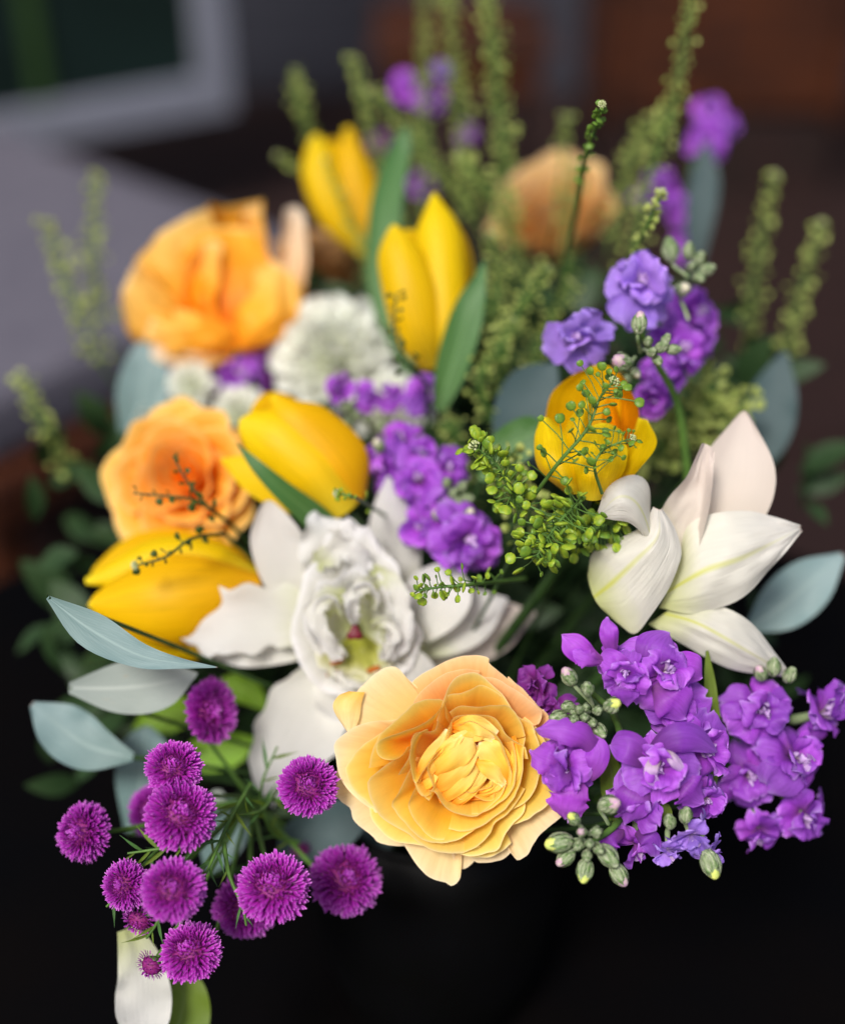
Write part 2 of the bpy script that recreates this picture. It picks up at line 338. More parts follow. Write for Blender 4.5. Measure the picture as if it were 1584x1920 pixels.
def patch3(name, A, Mi, B, D, mat, parent, nu=25, nv=36, ruf=.8, seed=0, edge=0):
    mb = MB(); g_ = []
    ra, rm_, rb = (arc_resample(x, nv) for x in (A, Mi, B))
    def W(q): d = D - q[2] * .001; return P(q[0], q[1], d)
    for j in range(nv):
        a, m_, b = W(ra[j]), W(rm_[j]), W(rb[j]); t = j / (nv - 1)
        for i in range(nu):
            u = 2 * i / (nu - 1) - 1
            p = a * (u * (u - 1) / 2) + m_ * (1 - u * u) + b * (u * (u + 1) / 2)
            n1 = nz(u * 1.6 + seed, t * 3.0, seed * 1.7); n2 = nz(u * 4, t * 7, seed)
            p = p - FWD * .001 * ruf * (n1 * 1.6 + n2 * .5 + edge * abs(u) ** 3 * math.sin(t * 14 + seed * 3 + n1 * 3)) * math.sin(min(t * 3, 1.57))
            g_.append(p)
    mb.grid(g_, nu, nv); return mb.build(name, mat, parent)

def loft_pts(rim, h, base, zb, p=2.2, q=.8, f=.12, roll=1.0, drop=4.0, ruf=.8, seed=0, nu=22, nv=14, curl=0, flare=.5, fine=.6):
    """rim in local mm (x,y); returns grid in metres, local axes: z toward the viewer of the bloom."""
    r = arc_resample(rim, nu); out = []
    for j in range(nv):
        s = (j / (nv - 1)); s = 1 - (1 - s) ** 1.3
        for i in range(nu):
            u = 2 * i / (nu - 1) - 1
            rx, ry = r[i]; bx = base[0] + f * (rx - base[0]); by = base[1] + f * (ry - base[1])
            hh = h - drop * abs(u) ** 3
            g = s ** q
            x = bx + (rx - bx) * g; y = by + (ry - by) * g
            z = zb + (hh - zb) * ((1 - flare) * s ** p + flare * s * s * (3 - 2 * s))
            e = max(0, (s - .80) / .20)
            z -= roll * .5 * e * e * e
            if curl: z -= curl * max(0, (s - .5) / .5) ** 2
            L = math.hypot(rx - base[0], ry - base[1]) + 1e-6
            n1 = nz(rx * .09 + seed, ry * .09, seed * 1.9) ; n2 = nz(rx * .35 + seed * 2, ry * .35, s * 1.5)
            z += (n1 * 1.8 + n2 * fine) * ruf * s ** 2
            k = (nz(rx * .22, ry * .22, s * 2 + seed) * .5) * ruf * s
            x += (rx - base[0]) / L * k; y += (ry - base[1]) / L * k
            out.append(Vector((x, y, z)) * .001)
    return out, nu, nv

def bezier(a, b, c, d, n):
    out = []
    for i in range(n):
        t = i / (n - 1); s = 1 - t
        out.append(a * s ** 3 + b * 3 * s * s * t + c * 3 * s * t * t + d * t ** 3)
    return out
VASE_P = P(815, 1560, .80); VASE_P = Vector((VASE_P.x, VASE_P.y, 0))
NECK = Vector((VASE_P.x, VASE_P.y, .93))
def stem_to_vase(parent, start, direc, r=.0022, mat='stem_dark', n=14, name='stem'):
    mb = MB(); a = R.uniform(0, 6.28); k = R.uniform(.005, .04)
    end = NECK + Vector((math.cos(a) * k, math.sin(a) * k, -.05))
    L = (end - start).length
    mb.tube(bezier(start, start + direc.normalized() * L * .3, end + Vector((0, 0, .3 * L)) * .5, end, n), r, 8)
    return mb.build(name, M_[mat], parent)

# ------------------------------------------------------------------ the setting
def box(mb, c, s, M=None, mi=0):
    M = M or Matrix.Identity(4)
    x, y, z = s[0] / 2, s[1] / 2, s[2] / 2
    vs_ = [Vector((c[0] + a * x, c[1] + b * y, c[2] + d * z)) for d in (-1, 1) for b in (-1, 1) for a in (-1, 1)]
    bb = len(mb.v); mb.v += [M @ v for v in vs_]
    for f in ((0, 2, 3, 1), (4, 5, 7, 6), (0, 1, 5, 4), (2, 6, 7, 3), (0, 4, 6, 2), (1, 3, 7, 5)):
        mb.f.append(tuple(bb + i for i in f)); mb.uv.append(((0, 0), (1, 0), (1, 1), (0, 1))); mb.mi.append(mi)
def flat(o, bevel=.004):
    for p in o.data.polygons: p.use_smooth = False
    if bevel:
        b = o.modifiers.new('bevel', 'BEVEL'); b.width = bevel; b.segments = 2
    return o

M_['deck'] = plain_mat('deck_dark_brown', (.022, .009, .008), (.014, .007, .006), scale=6, rough=.6, stretch=(1, 14, 1))  # deck, wall, frame and cushion: porch shade put into their dark base colours
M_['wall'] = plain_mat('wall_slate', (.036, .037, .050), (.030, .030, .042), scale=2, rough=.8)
M_['white_frame'] = plain_mat('frame_white_in_shade', (.22, .23, .28), (.19, .20, .25), scale=3, rough=.5)
M_['glass'] = plain_mat('window_glass_dark', (.006, .012, .010), (.010, .022, .020), scale=2, rough=.35, spec=.2, bump=0)
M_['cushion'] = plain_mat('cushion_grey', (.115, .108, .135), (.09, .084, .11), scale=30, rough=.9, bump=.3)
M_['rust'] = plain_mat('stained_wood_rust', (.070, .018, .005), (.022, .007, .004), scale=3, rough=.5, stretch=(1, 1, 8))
M_['table'] = plain_mat('table_black', (.0014, .0014, .0018), (.0026, .0018, .0016), scale=5, rough=.6, spec=.035, bump=.1)
M_['vase'] = plain_mat('vase_black', (.0025, .0025, .003), (.002, .002, .002), scale=20, rough=.5, spec=.08, bump=.1)

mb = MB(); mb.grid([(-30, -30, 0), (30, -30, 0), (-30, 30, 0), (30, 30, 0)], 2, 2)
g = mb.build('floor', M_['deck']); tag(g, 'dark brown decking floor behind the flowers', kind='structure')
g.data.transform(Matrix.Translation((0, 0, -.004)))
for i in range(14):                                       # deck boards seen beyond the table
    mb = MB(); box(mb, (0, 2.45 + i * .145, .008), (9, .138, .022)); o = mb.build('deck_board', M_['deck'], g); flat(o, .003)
# back wall with its skirting
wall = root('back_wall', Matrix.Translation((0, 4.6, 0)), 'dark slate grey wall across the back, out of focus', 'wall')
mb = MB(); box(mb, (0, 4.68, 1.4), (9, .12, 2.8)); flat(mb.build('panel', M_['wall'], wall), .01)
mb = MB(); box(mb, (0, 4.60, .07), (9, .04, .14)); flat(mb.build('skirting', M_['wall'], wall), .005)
# pale framed glazed door on the left
WY = 3.5
door = root('glazed_door', Matrix.Translation(at_y(330, 120, WY)), 'shaded white framed glass door with dark panes at upper left, out of focus', 'door')
o1 = at_y(425, 100, WY); bl = at_y(250, 215, WY)
ang = math.radians(30)
Md = Matrix.Translation(Vector((o1.x, WY, 0))) @ Matrix.Rotation(ang, 4, 'Z')
zb = at_y(400, 205, WY).z
def dbox(name, x0, x1, z0, z1, y0, y1, mat):
    mb = MB(); box(mb, ((x0 + x1) / 2, (y0 + y1) / 2, (z0 + z1) / 2), (x1 - x0, y1 - y0, z1 - z0), Md); return flat(mb.build(name, mat, door), .006)
dbox('stile', -.085, 0, zb, zb + 1.9, -.03, .03, M_['white_frame'])
dbox('bottom_rail', -1.3, -.087, zb, zb + .095, -.03, .03, M_['white_frame'])
dbox('stile', -1.405, -1.302, zb, zb + 1.9, -.03, .03, M_['white_frame'])
dbox('pane', -1.3, -.087, zb + .097, zb + 1.9, -.006, .006, M_['glass'])
dbox('glazing_bar', -.50, -.46, zb + .097, zb + 1.9, -.02, -.008, M_['stem_dark'])
# sill box under it
# grey bench at left
bench = root('grey_bench', Matrix.Translation(at_z(400, 450, .0)), 'grey cushioned bench behind the left roses, out of focus', 'bench')
a = at_z(-250, 140, .55); b = at_z(575, 440, .55); dirx = (b - a).normalized(); diry = Vector((dirx.y, -dirx.x, 0))
Mb = Matrix.Translation(b) @ Matrix((dirx, -diry, Vector((0, 0, 1)))).transposed().to_4x4()
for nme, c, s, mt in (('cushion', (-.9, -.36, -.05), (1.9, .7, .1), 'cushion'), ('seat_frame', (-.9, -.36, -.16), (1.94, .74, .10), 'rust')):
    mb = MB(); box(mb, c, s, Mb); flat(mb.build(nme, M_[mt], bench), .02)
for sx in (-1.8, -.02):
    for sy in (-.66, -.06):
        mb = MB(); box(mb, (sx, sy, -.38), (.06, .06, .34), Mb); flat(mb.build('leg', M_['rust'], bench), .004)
# rust wooden chest at right
ch = root('wooden_cabinet', Matrix.Translation(Vector((at_y(1230, 100, 3.6).x, 3.6, 0))), 'rust brown wooden cabinet at upper right, out of focus', 'cabinet')
def cab(name, px0, px1, z0, z1, y0, y1, mat):
    x0 = at_y(px0, 200, 3.6).x; x1 = at_y(px1, 200, 3.6).x
    mb = MB(); box(mb, ((x0 + x1) / 2, (y0 + y1) / 2, (z0 + z1) / 2), (x1 - x0, y1 - y0, z1 - z0)); return flat(mb.build(name, mat, ch), .006)
zc = at_y(1200, 235, 3.6).z
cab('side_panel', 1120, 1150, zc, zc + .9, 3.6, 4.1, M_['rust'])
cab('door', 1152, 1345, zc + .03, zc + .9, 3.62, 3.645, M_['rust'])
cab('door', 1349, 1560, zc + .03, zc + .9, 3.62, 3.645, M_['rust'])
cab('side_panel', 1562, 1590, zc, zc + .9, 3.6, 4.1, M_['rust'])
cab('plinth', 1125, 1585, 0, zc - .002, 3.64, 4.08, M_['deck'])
sh = root('low_wooden_stool', Matrix.Translation(Vector((at_y(1000, 100, 3.2).x, 3.2, 0))), 'low rust brown wooden stool between the tall sprigs, out of focus', 'stool')
xa, xb = at_y(700, 120, 3.2).x, at_y(1030, 120, 3.2).x; zs = at_y(900, 75, 3.2).z
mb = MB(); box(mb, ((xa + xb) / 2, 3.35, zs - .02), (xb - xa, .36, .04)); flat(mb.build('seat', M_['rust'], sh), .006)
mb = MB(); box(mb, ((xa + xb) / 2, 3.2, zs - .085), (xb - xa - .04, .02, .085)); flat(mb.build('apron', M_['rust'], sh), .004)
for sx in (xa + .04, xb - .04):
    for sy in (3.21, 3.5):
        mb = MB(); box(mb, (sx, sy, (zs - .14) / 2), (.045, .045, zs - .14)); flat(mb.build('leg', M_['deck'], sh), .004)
# table and vase
tb = root('round_table', Matrix.Translation((VASE_P.x, VASE_P.y - .05, 0)), 'matt black round table that the bouquet stands on', 'table')
mb = MB(); Mt = Matrix.Translation((VASE_P.x, VASE_P.y - .05, 0))
mb.blob(Mt, [(0.0001, .75), (.60, .75), (.608, .746), (.61, .738), (.60, .722), (0.0001, .72)], 72); mb.build('tabletop', M_['table'], tb)
mb = MB(); mb.blob(Mt, [(.30, .0), (.30, .02), (.05, .05), (.035, .2), (.035, .7), (.12, .719)], 32); mb.build('pedestal', M_['table'], tb)
vz = root('vase', Matrix.Translation((VASE_P.x, VASE_P.y, .75)), 'black vase under the front rose holding the bouquet', 'vase')
mb = MB(); Mv = Matrix.Translation((VASE_P.x, VASE_P.y, 0))
mb.blob(Mv, [(.001, .751), (.050, .751), (.056, .756), (.068, .80), (.075, .86), (.072, .91), (.066, .935), (.064, .935), (.069, .905), (.071, .86), (.062, .80), (.05, .765), (.001, .763)], 48); mb.build('body', M_['vase'], vz)
mb = MB(); mb.blob(Mv, [(.066, .937), (.069, .94), (.066, .943), (.063, .94), (.066, .937)], 48); mb.build('rim', M_['vase'], vz)

# ------------------------------------------------------------------ roses
def rose(name, label, pos, axis, petals, roll=0, group=None, stem=True, core=True, sc=1.0):
    M = frame(pos, axis, roll); rt = root(name, M, label, 'rose', group)
    for k, pd in enumerate(petals):
        mb = MB(); g_, nu, nv = loft_pts(**pd['g']); mb.grid([p * sc for p in g_], nu, nv)
        o = mb.build_local('petal', M_[pd['m']], rt)
    if core:
        mb = MB(); mb.blob(Matrix.Identity(4), [(.0002, -.0262), (.005, -.0255), (.010, -.0225), (.013, -.017)], 20); mb.build_local('heart', M_['rose_in'], rt)
        mb = MB(); mb.blob(Matrix.Identity(4), [(.0005, -.051), (.006, -.050), (.011, -.044), (.014, -.036), (.012, -.03), (.001, -.028)], 14)
        mb.build_local('calyx', M_['calyx'], rt)
        for k in range(5):
            mb = MB(); a = k * 1.256; gr = []
            for j in range(8):
                t = j / 7
                for i in range(4):
                    u = i / 3 - .5; r_ = .011 + .022 * t; w = .011 * (1 - t) ** .7
                    gr.append((r_ * math.cos(a) - u * w * math.sin(a), r_ * math.sin(a) + u * w * math.cos(a), -.036 - .012 * t * t + .004 * u * u))
            mb.grid(gr, 4, 8); mb.build_local('sepal', M_['leaf'], rt)
    if stem: stem_to_vase(rt, pos - axis.normalized() * .036, -axis, .0026, 'stem_dark')
    return rt
def arcrim(Rr, a, hw, tuck=.08, wob=.05, pt=0.0, seed=0, n=7):
    o = []
    for i in range(n):
        u = 2 * i / (n - 1) - 1
        r_ = Rr * (1 + tuck * u) * (1 + wob * nz(u * 1.7, seed * 3.7)) * (1 - .16 * abs(u) ** 3 + pt * (1 - abs(u)) ** 2)
        o.append((r_ * math.cos(a + hw * u), r_ * math.sin(a + hw * u)))
    return o
def generic_rose(Rm, seed, inner, outer, depth=28, openness=0, rings=None, ecc=(0, 0)):
    rr = random.Random(seed); out = []
    rings = rings or [(1.0, 5, -.30, .75, 'o'), (.90, 5, -.12, .72, 'o'), (.78, 6, .0, .66, 'o'), (.64, 5, .10, .72, 'i'), (.52, 5, .18, .75, 'i'), (.40, 5, .24, .8, 'i'), (.29, 4, .28, .9, 'i'), (.19, 4, .31, 1.0, 'i'), (.11, 3, .32, 1.2, 'i')]
    a = rr.random() * 6
    for ri, (fr, n, hz, hw, mt) in enumerate(rings):
        for k in range(n):
            a += 2 * math.pi / n + rr.uniform(-.12, .12)
            rad = Rm * fr * rr.uniform(.93, 1.07)
            cx, cy = ecc[0] * Rm * (1 - fr), ecc[1] * Rm * (1 - fr)
            rim = [(x + cx, y + cy) for x, y in arcrim(rad, a, hw * rr.uniform(.9, 1.1), tuck=.07, wob=.16, pt=.10 if mt == 'o' else .03, seed=seed + ri * 9 + k)]
            out.append(dict(m=outer if mt == 'o' else inner, g=dict(rim=rim, h=Rm * hz + rr.uniform(-1, 1), base=(cx * .5, cy * .5), zb=-depth, p=2.3 if mt == 'i' else 1.7, q=.75, roll=1.5 + (3 if ri == 0 else 0), ruf=1.3, seed=seed + k + ri * 7, nu=15, nv=11, drop=3)))
        a += math.pi / n
    return out

# the front rose, petal by petal (rims read in photograph pixels, height in mm over the receptacle)
RD = .602; RC = (885, 1442); RS = FPX / RD
def hero(rim, h, m, base=None, **kw):
    def cv(p):
        k = (1 - h * .001 / RD) / RS * 1000
        return ((p[0] - RC[0]) * k, -(p[1] - RC[1]) * k)
    g = dict(rim=[cv(p) for p in rim], h=h, base=cv(base) if base else (0, 0), zb=-26, p=2.0, q=.8, f=.1, roll=1.0, drop=3.0, ruf=.8, nu=36, nv=22, seed=len(HP) * 1.37)
    g.update(kw); HP.append(dict(m=m, g=g))
HP = []
# outermost, pale peach
hero([(640, 1440), (630, 1470), (619, 1503), (632, 1505), (645, 1518), (659, 1528), (667, 1552), (700, 1580), (713, 1592), (745, 1599), (775, 1598)], -15, 'rose_out', p=1.4, ruf=.5, drop=1)
hero([(748, 1575), (765, 1605), (785, 1635), (810, 1657), (838, 1666), (846, 1672), (859, 1666), (866, 1650), (866, 1615)], -13, 'rose_out', p=1.4, ruf=.5, drop=1)
hero([(850, 1615), (858, 1640), (873, 1643), (888, 1632), (900, 1612)], -16, 'rose_out', p=1.4, drop=1)
hero([(880, 1612), (893, 1627), (920, 1628), (943, 1623), (959, 1609), (963, 1602), (975, 1600)], -13, 'rose_out', p=1.4, drop=1)
hero([(945, 1590), (962, 1612), (973, 1622), (990, 1612), (1002, 1590), (1013, 1575), (1040, 1553), (1060, 1532), (1062, 1500)], -11, 'rose_out', p=1.4, drop=1)
hero([(1045, 1550), (1064, 1520), (1062, 1470), (1052, 1420), (1040, 1372), (1020, 1340)], -12, 'rose_out', p=1.4, drop=1)
hero([(1040, 1392), (1040, 1370), (1028, 1348), (1012, 1335), (985, 1305), (955, 1278)], -12, 'rose_salmon', p=1.4, drop=1)
hero([(965, 1290), (935, 1265), (918, 1250), (917, 1240), (895, 1236), (870, 1237), (840, 1245), (805, 1264), (775, 1285), (780, 1300)], -7, 'rose_salmon', p=1.5, curl=2)
hero([(690, 1374), (669, 1369), (664, 1340), (666, 1312), (674, 1300), (690, 1284), (702, 1272), (725, 1259), (745, 1259), (765, 1280), (785, 1298), (790, 1310)], -9, 'rose_out', p=1.5, ruf=.7, nu=36)
# golden rim ring
hero([(775, 1340), (745, 1352), (700, 1355), (665, 1366), (640, 1384), (626, 1400), (631, 1425), (634, 1450), (646, 1475), (670, 1502), (690, 1518), (705, 1530)], -3, 'rose_out', p=1.7)
hero([(660, 1485), (678, 1508), (692, 1518), (696, 1538), (712, 1558), (730, 1576), (755, 1585), (800, 1592), (850, 1607)], -5, 'rose_mid', p=1.7)
hero([(800, 1592), (850, 1604), (885, 1613), (920, 1612), (940, 1603), (960, 1588)], -6, 'rose_mid', p=1.7)
hero([(780, 1330), (740, 1358), (700, 1384), (672, 1405), (652, 1432), (648, 1450), (662, 1480), (686, 1505), (705, 1520)], 0, 'rose_mid', p=1.9)
hero([(778, 1400), (745, 1420), (715, 1440), (690, 1462), (692, 1490), (703, 1515), (722, 1538), (765, 1562), (792, 1585), (830, 1598), (865, 1600), (900, 1590)], 2.5, 'rose_mid', p=2.1)
hero([(850, 1603), (885, 1607), (915, 1600), (935, 1592), (945, 1570), (962, 1545), (982, 1525), (986, 1500)], -.5, 'rose_mid')
hero([(945, 1572), (955, 1555), (985, 1542), (1010, 1525), (1030, 1508), (1038, 1490), (1030, 1460), (1022, 1430)], -3, 'rose_mid', p=1.8)
hero([(1020, 1500), (1030, 1470), (1032, 1440), (1025, 1400), (1008, 1370), (985, 1350)], -5, 'rose_mid', p=1.8)
hero([(865, 1602), (895, 1585), (918, 1562), (928, 1540), (950, 1525), (968, 1505), (985, 1480)], 3, 'rose_in')
hero([(1000, 1365), (1012, 1400), (1014, 1440), (1003, 1480), (985, 1505), (955, 1522), (925, 1540)], 1, 'rose_in')
# upper arches
hero([(900, 1270), (930, 1275), (955, 1288), (985, 1308), (1010, 1330), (1017, 1342), (1012, 1360), (1000, 1362)], -2, 'rose_salmon', p=1.7, roll=2.0)
hero([(775, 1322), (790, 1300), (815, 1278), (845, 1262), (870, 1258), (900, 1262)], -4, 'rose_salmon', p=1.8)
hero([(818, 1352), (828, 1320), (840, 1288), (856, 1268), (880, 1259), (900, 1263), (925, 1285), (945, 1305), (960, 1328), (975, 1345), (998, 1358), (1005, 1375)], 2, 'rose_mid', p=2.2, roll=2.2, ruf=.7)
hero([(830, 1330), (838, 1305), (862, 1300), (885, 1290), (905, 1284), (935, 1300), (955, 1322), (965, 1345)], 1, 'rose_in', p=2.2)
hero([(842, 1335), (860, 1323), (895, 1323), (925, 1320), (955, 1322), (975, 1350), (985, 1380)], 3.2, 'rose_in', p=2.4)
# left pockets
hero([(835, 1345), (830, 1312), (800, 1310), (775, 1318), (745, 1345), (715, 1372), (700, 1400), (690, 1440)], 3, 'rose_in', p=2.2)
hero([(832, 1312), (816, 1335), (790, 1353), (755, 1367), (712, 1383), (704, 1400), (712, 1417), (735, 1422), (752, 1414), (763, 1398)], 6, 'rose_in', base=(800, 1400), p=1.6, ruf=.5, zb=-14)
hero([(820, 1350), (812, 1366), (780, 1370), (770, 1385), (768, 1410), (758, 1430), (745, 1452)], 5, 'rose_in', p=2.2)
hero([(780, 1418), (765, 1445), (748, 1480), (733, 1503), (741, 1520), (758, 1540), (772, 1556), (800, 1574), (830, 1578), (862, 1570), (892, 1552), (915, 1530)], 5, 'rose_in', p=2.3, roll=1.4)
hero([(800, 1430), (785, 1460), (768, 1495), (765, 1512), (777, 1536), (795, 1556), (815, 1572), (845, 1572)], 5.6, 'rose_in', p=2.3)
hero([(800, 1362), (780, 1372), (768, 1400), (768, 1430), (777, 1462), (792, 1440), (812, 1412), (834, 1388), (843, 1357)], 9, 'rose_in', base=(812, 1400), p=1.5, zb=-10, f=.25, ruf=.5)
hero([(845, 1345), (840, 1375), (828, 1402), (806, 1420), (800, 1440), (812, 1475), (790, 1488), (776, 1462), (770, 1430)], 8, 'rose_in', p=2.4, ruf=.9)
# swirl round the heart
hero([(838, 1360), (850, 1341), (872, 1335), (900, 1335), (925, 1341), (940, 1357), (948, 1372), (970, 1388), (984, 1397), (990, 1420)], 6.5, 'rose_in', p=2.5, roll=1.8, ruf=.9)
hero([(985, 1380), (980, 1410), (979, 1440), (972, 1470), (957, 1500), (935, 1522), (900, 1545), (868, 1556), (840, 1552)], 6.5, 'rose_in', p=2.5, ruf=.8)
hero([(960, 1385), (966, 1410), (966, 1440), (962, 1468), (948, 1490), (925, 1508), (900, 1520), (870, 1524)], 8, 'rose_in', p=2.6)
hero([(774, 1452), (784, 1476), (797, 1492), (806, 1496), (803, 1478), (815, 1481), (825, 1498), (838, 1511), (860, 1522), (890, 1524), (917, 1508), (938, 1488), (950, 1465)], 8.5, 'rose_in', p=2.7, roll=1.5)
hero([(858, 1354), (882, 1345), (905, 1356), (930, 1372), (945, 1402), (957, 1440), (956, 1468)], 9.5, 'rose_in', p=2.6)
for (rr_, nn, hh) in ((13, 7, 4), (9.5, 6, 5), (6, 5, 5), (3, 3, 4)):
    for k in range(nn):
        a_ = k * 6.283 / nn + rr_
        HP.append(dict(m='rose_in', g=dict(rim=[(x_ + 1.5, y_) for x_, y_ in arcrim(rr_, a_, 3.6 / nn, tuck=.12, wob=.3, seed=k + rr_)], h=hh + (k % 3) - 1, base=(1, 0), zb=-24, p=1.5, q=.6, f=.2, roll=1, drop=2, ruf=.7, nu=16, nv=12, seed=k + rr_)))
HM = frame(P(RC[0], RC[1], RD), -FWD)
hr = rose('garden_rose', 'large golden peach garden rose in sharp focus at the front', P(RC[0], RC[1], RD), -FWD, HP)
patch3('petal', [(684, 1298, -8), (678, 1318, -8), (674, 1345, -8), (664, 1374, -9)], [(666, 1297, -7), (652, 1316, -6), (648, 1345, -6), (655, 1373, -8)], [(654, 1296, -9), (633, 1306, -9), (625, 1330, -9), (651, 1373, -9)], RD, M_['rose_out'], hr, ruf=.3)
for k, (pp, kw) in enumerate([
    ([(805, 1462, 2, 4), (822, 1440, 10, 20), (852, 1412, 13, 27), (880, 1388, 12, 20), (893, 1380, 9, 6)], dict(arc=55, ruffle=1.0)),
    ([(812, 1440, 6, 3), (828, 1415, 11, 10), (848, 1394, 13, 11), (866, 1379, 11, 4)], dict(arc=40, ruffle=.8)),
    ([(803, 1482, 0, 4), (830, 1468, 9, 14), (862, 1440, 11, 18), (886, 1412, 9, 10), (894, 1396, 6, 3)], dict(arc=45, ruffle=.8)),
    ([(822, 1502, 0, 4), (842, 1488, 8, 12), (868, 1464, 10, 15), (890, 1438, 8, 11), (904, 1424, 5, 4)], dict(arc=40, ruffle=.8)),
    ([(842, 1512, 0, 3), (862, 1496, 6, 9), (885, 1474, 8, 12), (904, 1452, 7, 10), (914, 1442, 5, 3)], dict(arc=40, ruffle=.7)),
    ([(952, 1474, 2, 6), (944, 1445, 9, 20), (926, 1418, 11, 24), (908, 1400, 10, 18), (898, 1392, 8, 5)], dict(arc=42, ruffle=.9)),
    ([(886, 1424, 8, 2), (905, 1434, 11, 11), (928, 1452, 11, 13), (946, 1472, 8, 6)], dict(arc=35, ruffle=.7)),
    ([(846, 1362, 4, 4), (872, 1358, 11, 14), (900, 1362, 13, 16), (930, 1378, 9, 8)], dict(arc=45, ruffle=1.0)),
    ([(858, 1376, 6, 3), (880, 1382, 10, 8), (905, 1378, 11, 9), (925, 1386, 8, 3)], dict(arc=30, ruffle=.8)),
    ([(893, 1484, 2, 2), (912, 1479, 7, 5), (925, 1466, 8, 6), (926, 1448, 6, 2)], dict(arc=-30)),
    ([(884, 1494, 0, 2), (912, 1488, 5, 5), (934, 1474, 6, 6), (942, 1456, 4, 2)], dict(arc=-30)),
    ([(962, 1380, 2, 3), (968, 1412, 7, 9), (966, 1450, 7, 10), (950, 1486, 3, 4)], dict(arc=25, ruffle=.6)),
    ([(777, 1462, 2, 3), (795, 1445, 9, 14), (812, 1420, 10, 17), (830, 1395, 8, 14), (840, 1368, 5, 5)], dict(arc=40, ruffle=.8)),
    ([(782, 1480, 0, 3), (800, 1470, 6, 9), (812, 1452, 7, 9), (810, 1436, 5, 3)], dict(arc=-25)),
]):
    kw['arc'] = kw['arc'] * .5; kw['ruffle'] = 1.3; pp = [(a, b, c * .62 - 1.0, w * 1.12) for a, b, c, w in pp]
    spine_petal('petal', pp, RD, M_['rose_heart'], hr, seed=k * 1.9, nu=17, nv=24, freq=1.6, **kw)
    kw['arc'] = -30
    if k % 3 == 1: spine_petal('petal', [(a - 3, b + 4.5, c - 2.2, w * 1.05) for a, b, c, w in pp], RD, M_['rose_heart'], hr, seed=k * 2.9, nu=17, nv=24, freq=1.6, **kw)

def side_rose(name, label, base, D, petals, sd):
    rt = root(name, frame(P(base[0], base[1], D), cdir(0, 1, .3)), label, 'rose')
    for k, p in enumerate(petals):
        kw = dict(arc=-30, ruffle=1.5, freq=1.3, seed=k * 1.3, tip='round', nu=17, nv=22); kw.update({a: b for a, b in p.items() if a not in ('p', 'm')})
        spine_petal('petal', p['p'], D, M_[p.get('m', 'orange_out')], rt, **dict(kw, jag=5, ruffle=kw['ruffle'] + 1.5))
    mb = MB(); mb.blob(frame(P(base[0], base[1] + 6, D), cdir(*sd)) @ Matrix.Scale(D / FPX, 4), [(.1, -34), (16, -28), (26, -8), (18, 10), (.1, 14)], 14); mb.build('calyx', M_['calyx'], rt)
    stem_to_vase(rt, P(base[0], base[1] + 10, D), -cdir(*sd), .0026, 'stem_dark')
    return rt
UR = side_rose('orange_rose', 'bright orange open rose at upper left with pale outer petal', (430, 645), .85, [], (.05, 1, .4))
for k, (A_, B0, C_, mt) in enumerate([
    ([(385, 620, -20), (362, 500, -34), (370, 430, -34), (396, 384, -26)], [(430, 620, -24), (420, 500, -46), (425, 430, -44), (436, 386, -30)], [(470, 620, -20), (482, 500, -34), (490, 440, -34), (492, 374, -26)], 'orange_in'),
    ([(400, 625, -10), (300, 555, -12), (255, 500, -12), (278, 462, -14)], [(412, 605, -6), (350, 520, 4), (318, 460, 2), (320, 425, -8)], [(435, 580, -14), (424, 500, -18), (410, 440, -20), (388, 388, -22)], 'orange_out'),
    ([(440, 645, -10), (492, 570, -10), (522, 480, -12), (535, 396, -14)], [(460, 645, -4), (530, 575, -20), (552, 490, -22), (556, 388, -16)], [(470, 650, 0), (552, 600, -2), (576, 510, -6), (572, 410, -12)], 'peach_pale'),
    ([(405, 635, -2), (335, 570, 2), (335, 500, 0), (372, 440, -6)], [(430, 635, 4), (415, 560, 8), (415, 490, 2), (425, 425, -8)], [(465, 630, -2), (505, 565, 2), (510, 500, 0), (484, 435, -8)], 'orange_in'),
    ([(445, 620, -8), (440, 540, -14), (446, 460, -18), (452, 398, -16)], [(455, 620, -12), (462, 540, -26), (468, 460, -28), (468, 390, -20)], [(465, 620, -8), (492, 540, -12), (500, 460, -14), (490, 388, -16)], 'orange_out'),
    ([(380, 610, 4), (345, 560, 12), (350, 500, 14), (372, 462, 8)], [(400, 620, 8), (372, 560, 4), (378, 505, 2), (392, 452, 0)], [(420, 625, 8), (405, 570, 14), (412, 515, 16), (416, 458, 8)], 'orange_out'),
    ([(425, 640, 4), (350, 585, 4), (290, 525, 0), (258, 492, -4)], [(422, 648, 8), (325, 618, 20), (265, 575, 16), (236, 528, 2)], [(430, 655, 4), (310, 660, 4), (245, 630, 0), (224, 566, -4)], 'orange_out'),
    ([(430, 650, 4), (442, 600, 8), (468, 540, 6), (498, 482, 0)], [(448, 655, 10), (492, 612, 18), (524, 562, 14), (540, 505, 4)], [(465, 662, 4), (524, 636, 6), (560, 592, 4), (568, 535, 0)], 'orange_out'),
    ([(455, 650, 8), (430, 610, 16), (360, 585, 18), (300, 572, 14)], [(440, 660, 12), (400, 640, 24), (345, 622, 26), (280, 612, 18)], [(430, 668, 8), (370, 672, 14), (320, 665, 14), (268, 645, 10)], 'orange_out'),
    ([(440, 664, 8), (400, 650, 16), (340, 650, 16), (290, 640, 12)], [(436, 670, 8), (390, 668, 16), (340, 668, 16), (285, 655, 12)], [(432, 676, 8), (390, 690, 10), (330, 690, 10), (280, 670, 8)], 'peach_pale'),
]):
    patch3('petal', A_, B0, C_, .85, M_[mt], UR, seed=k * 3.1, ruf=3.0, edge=1.0)
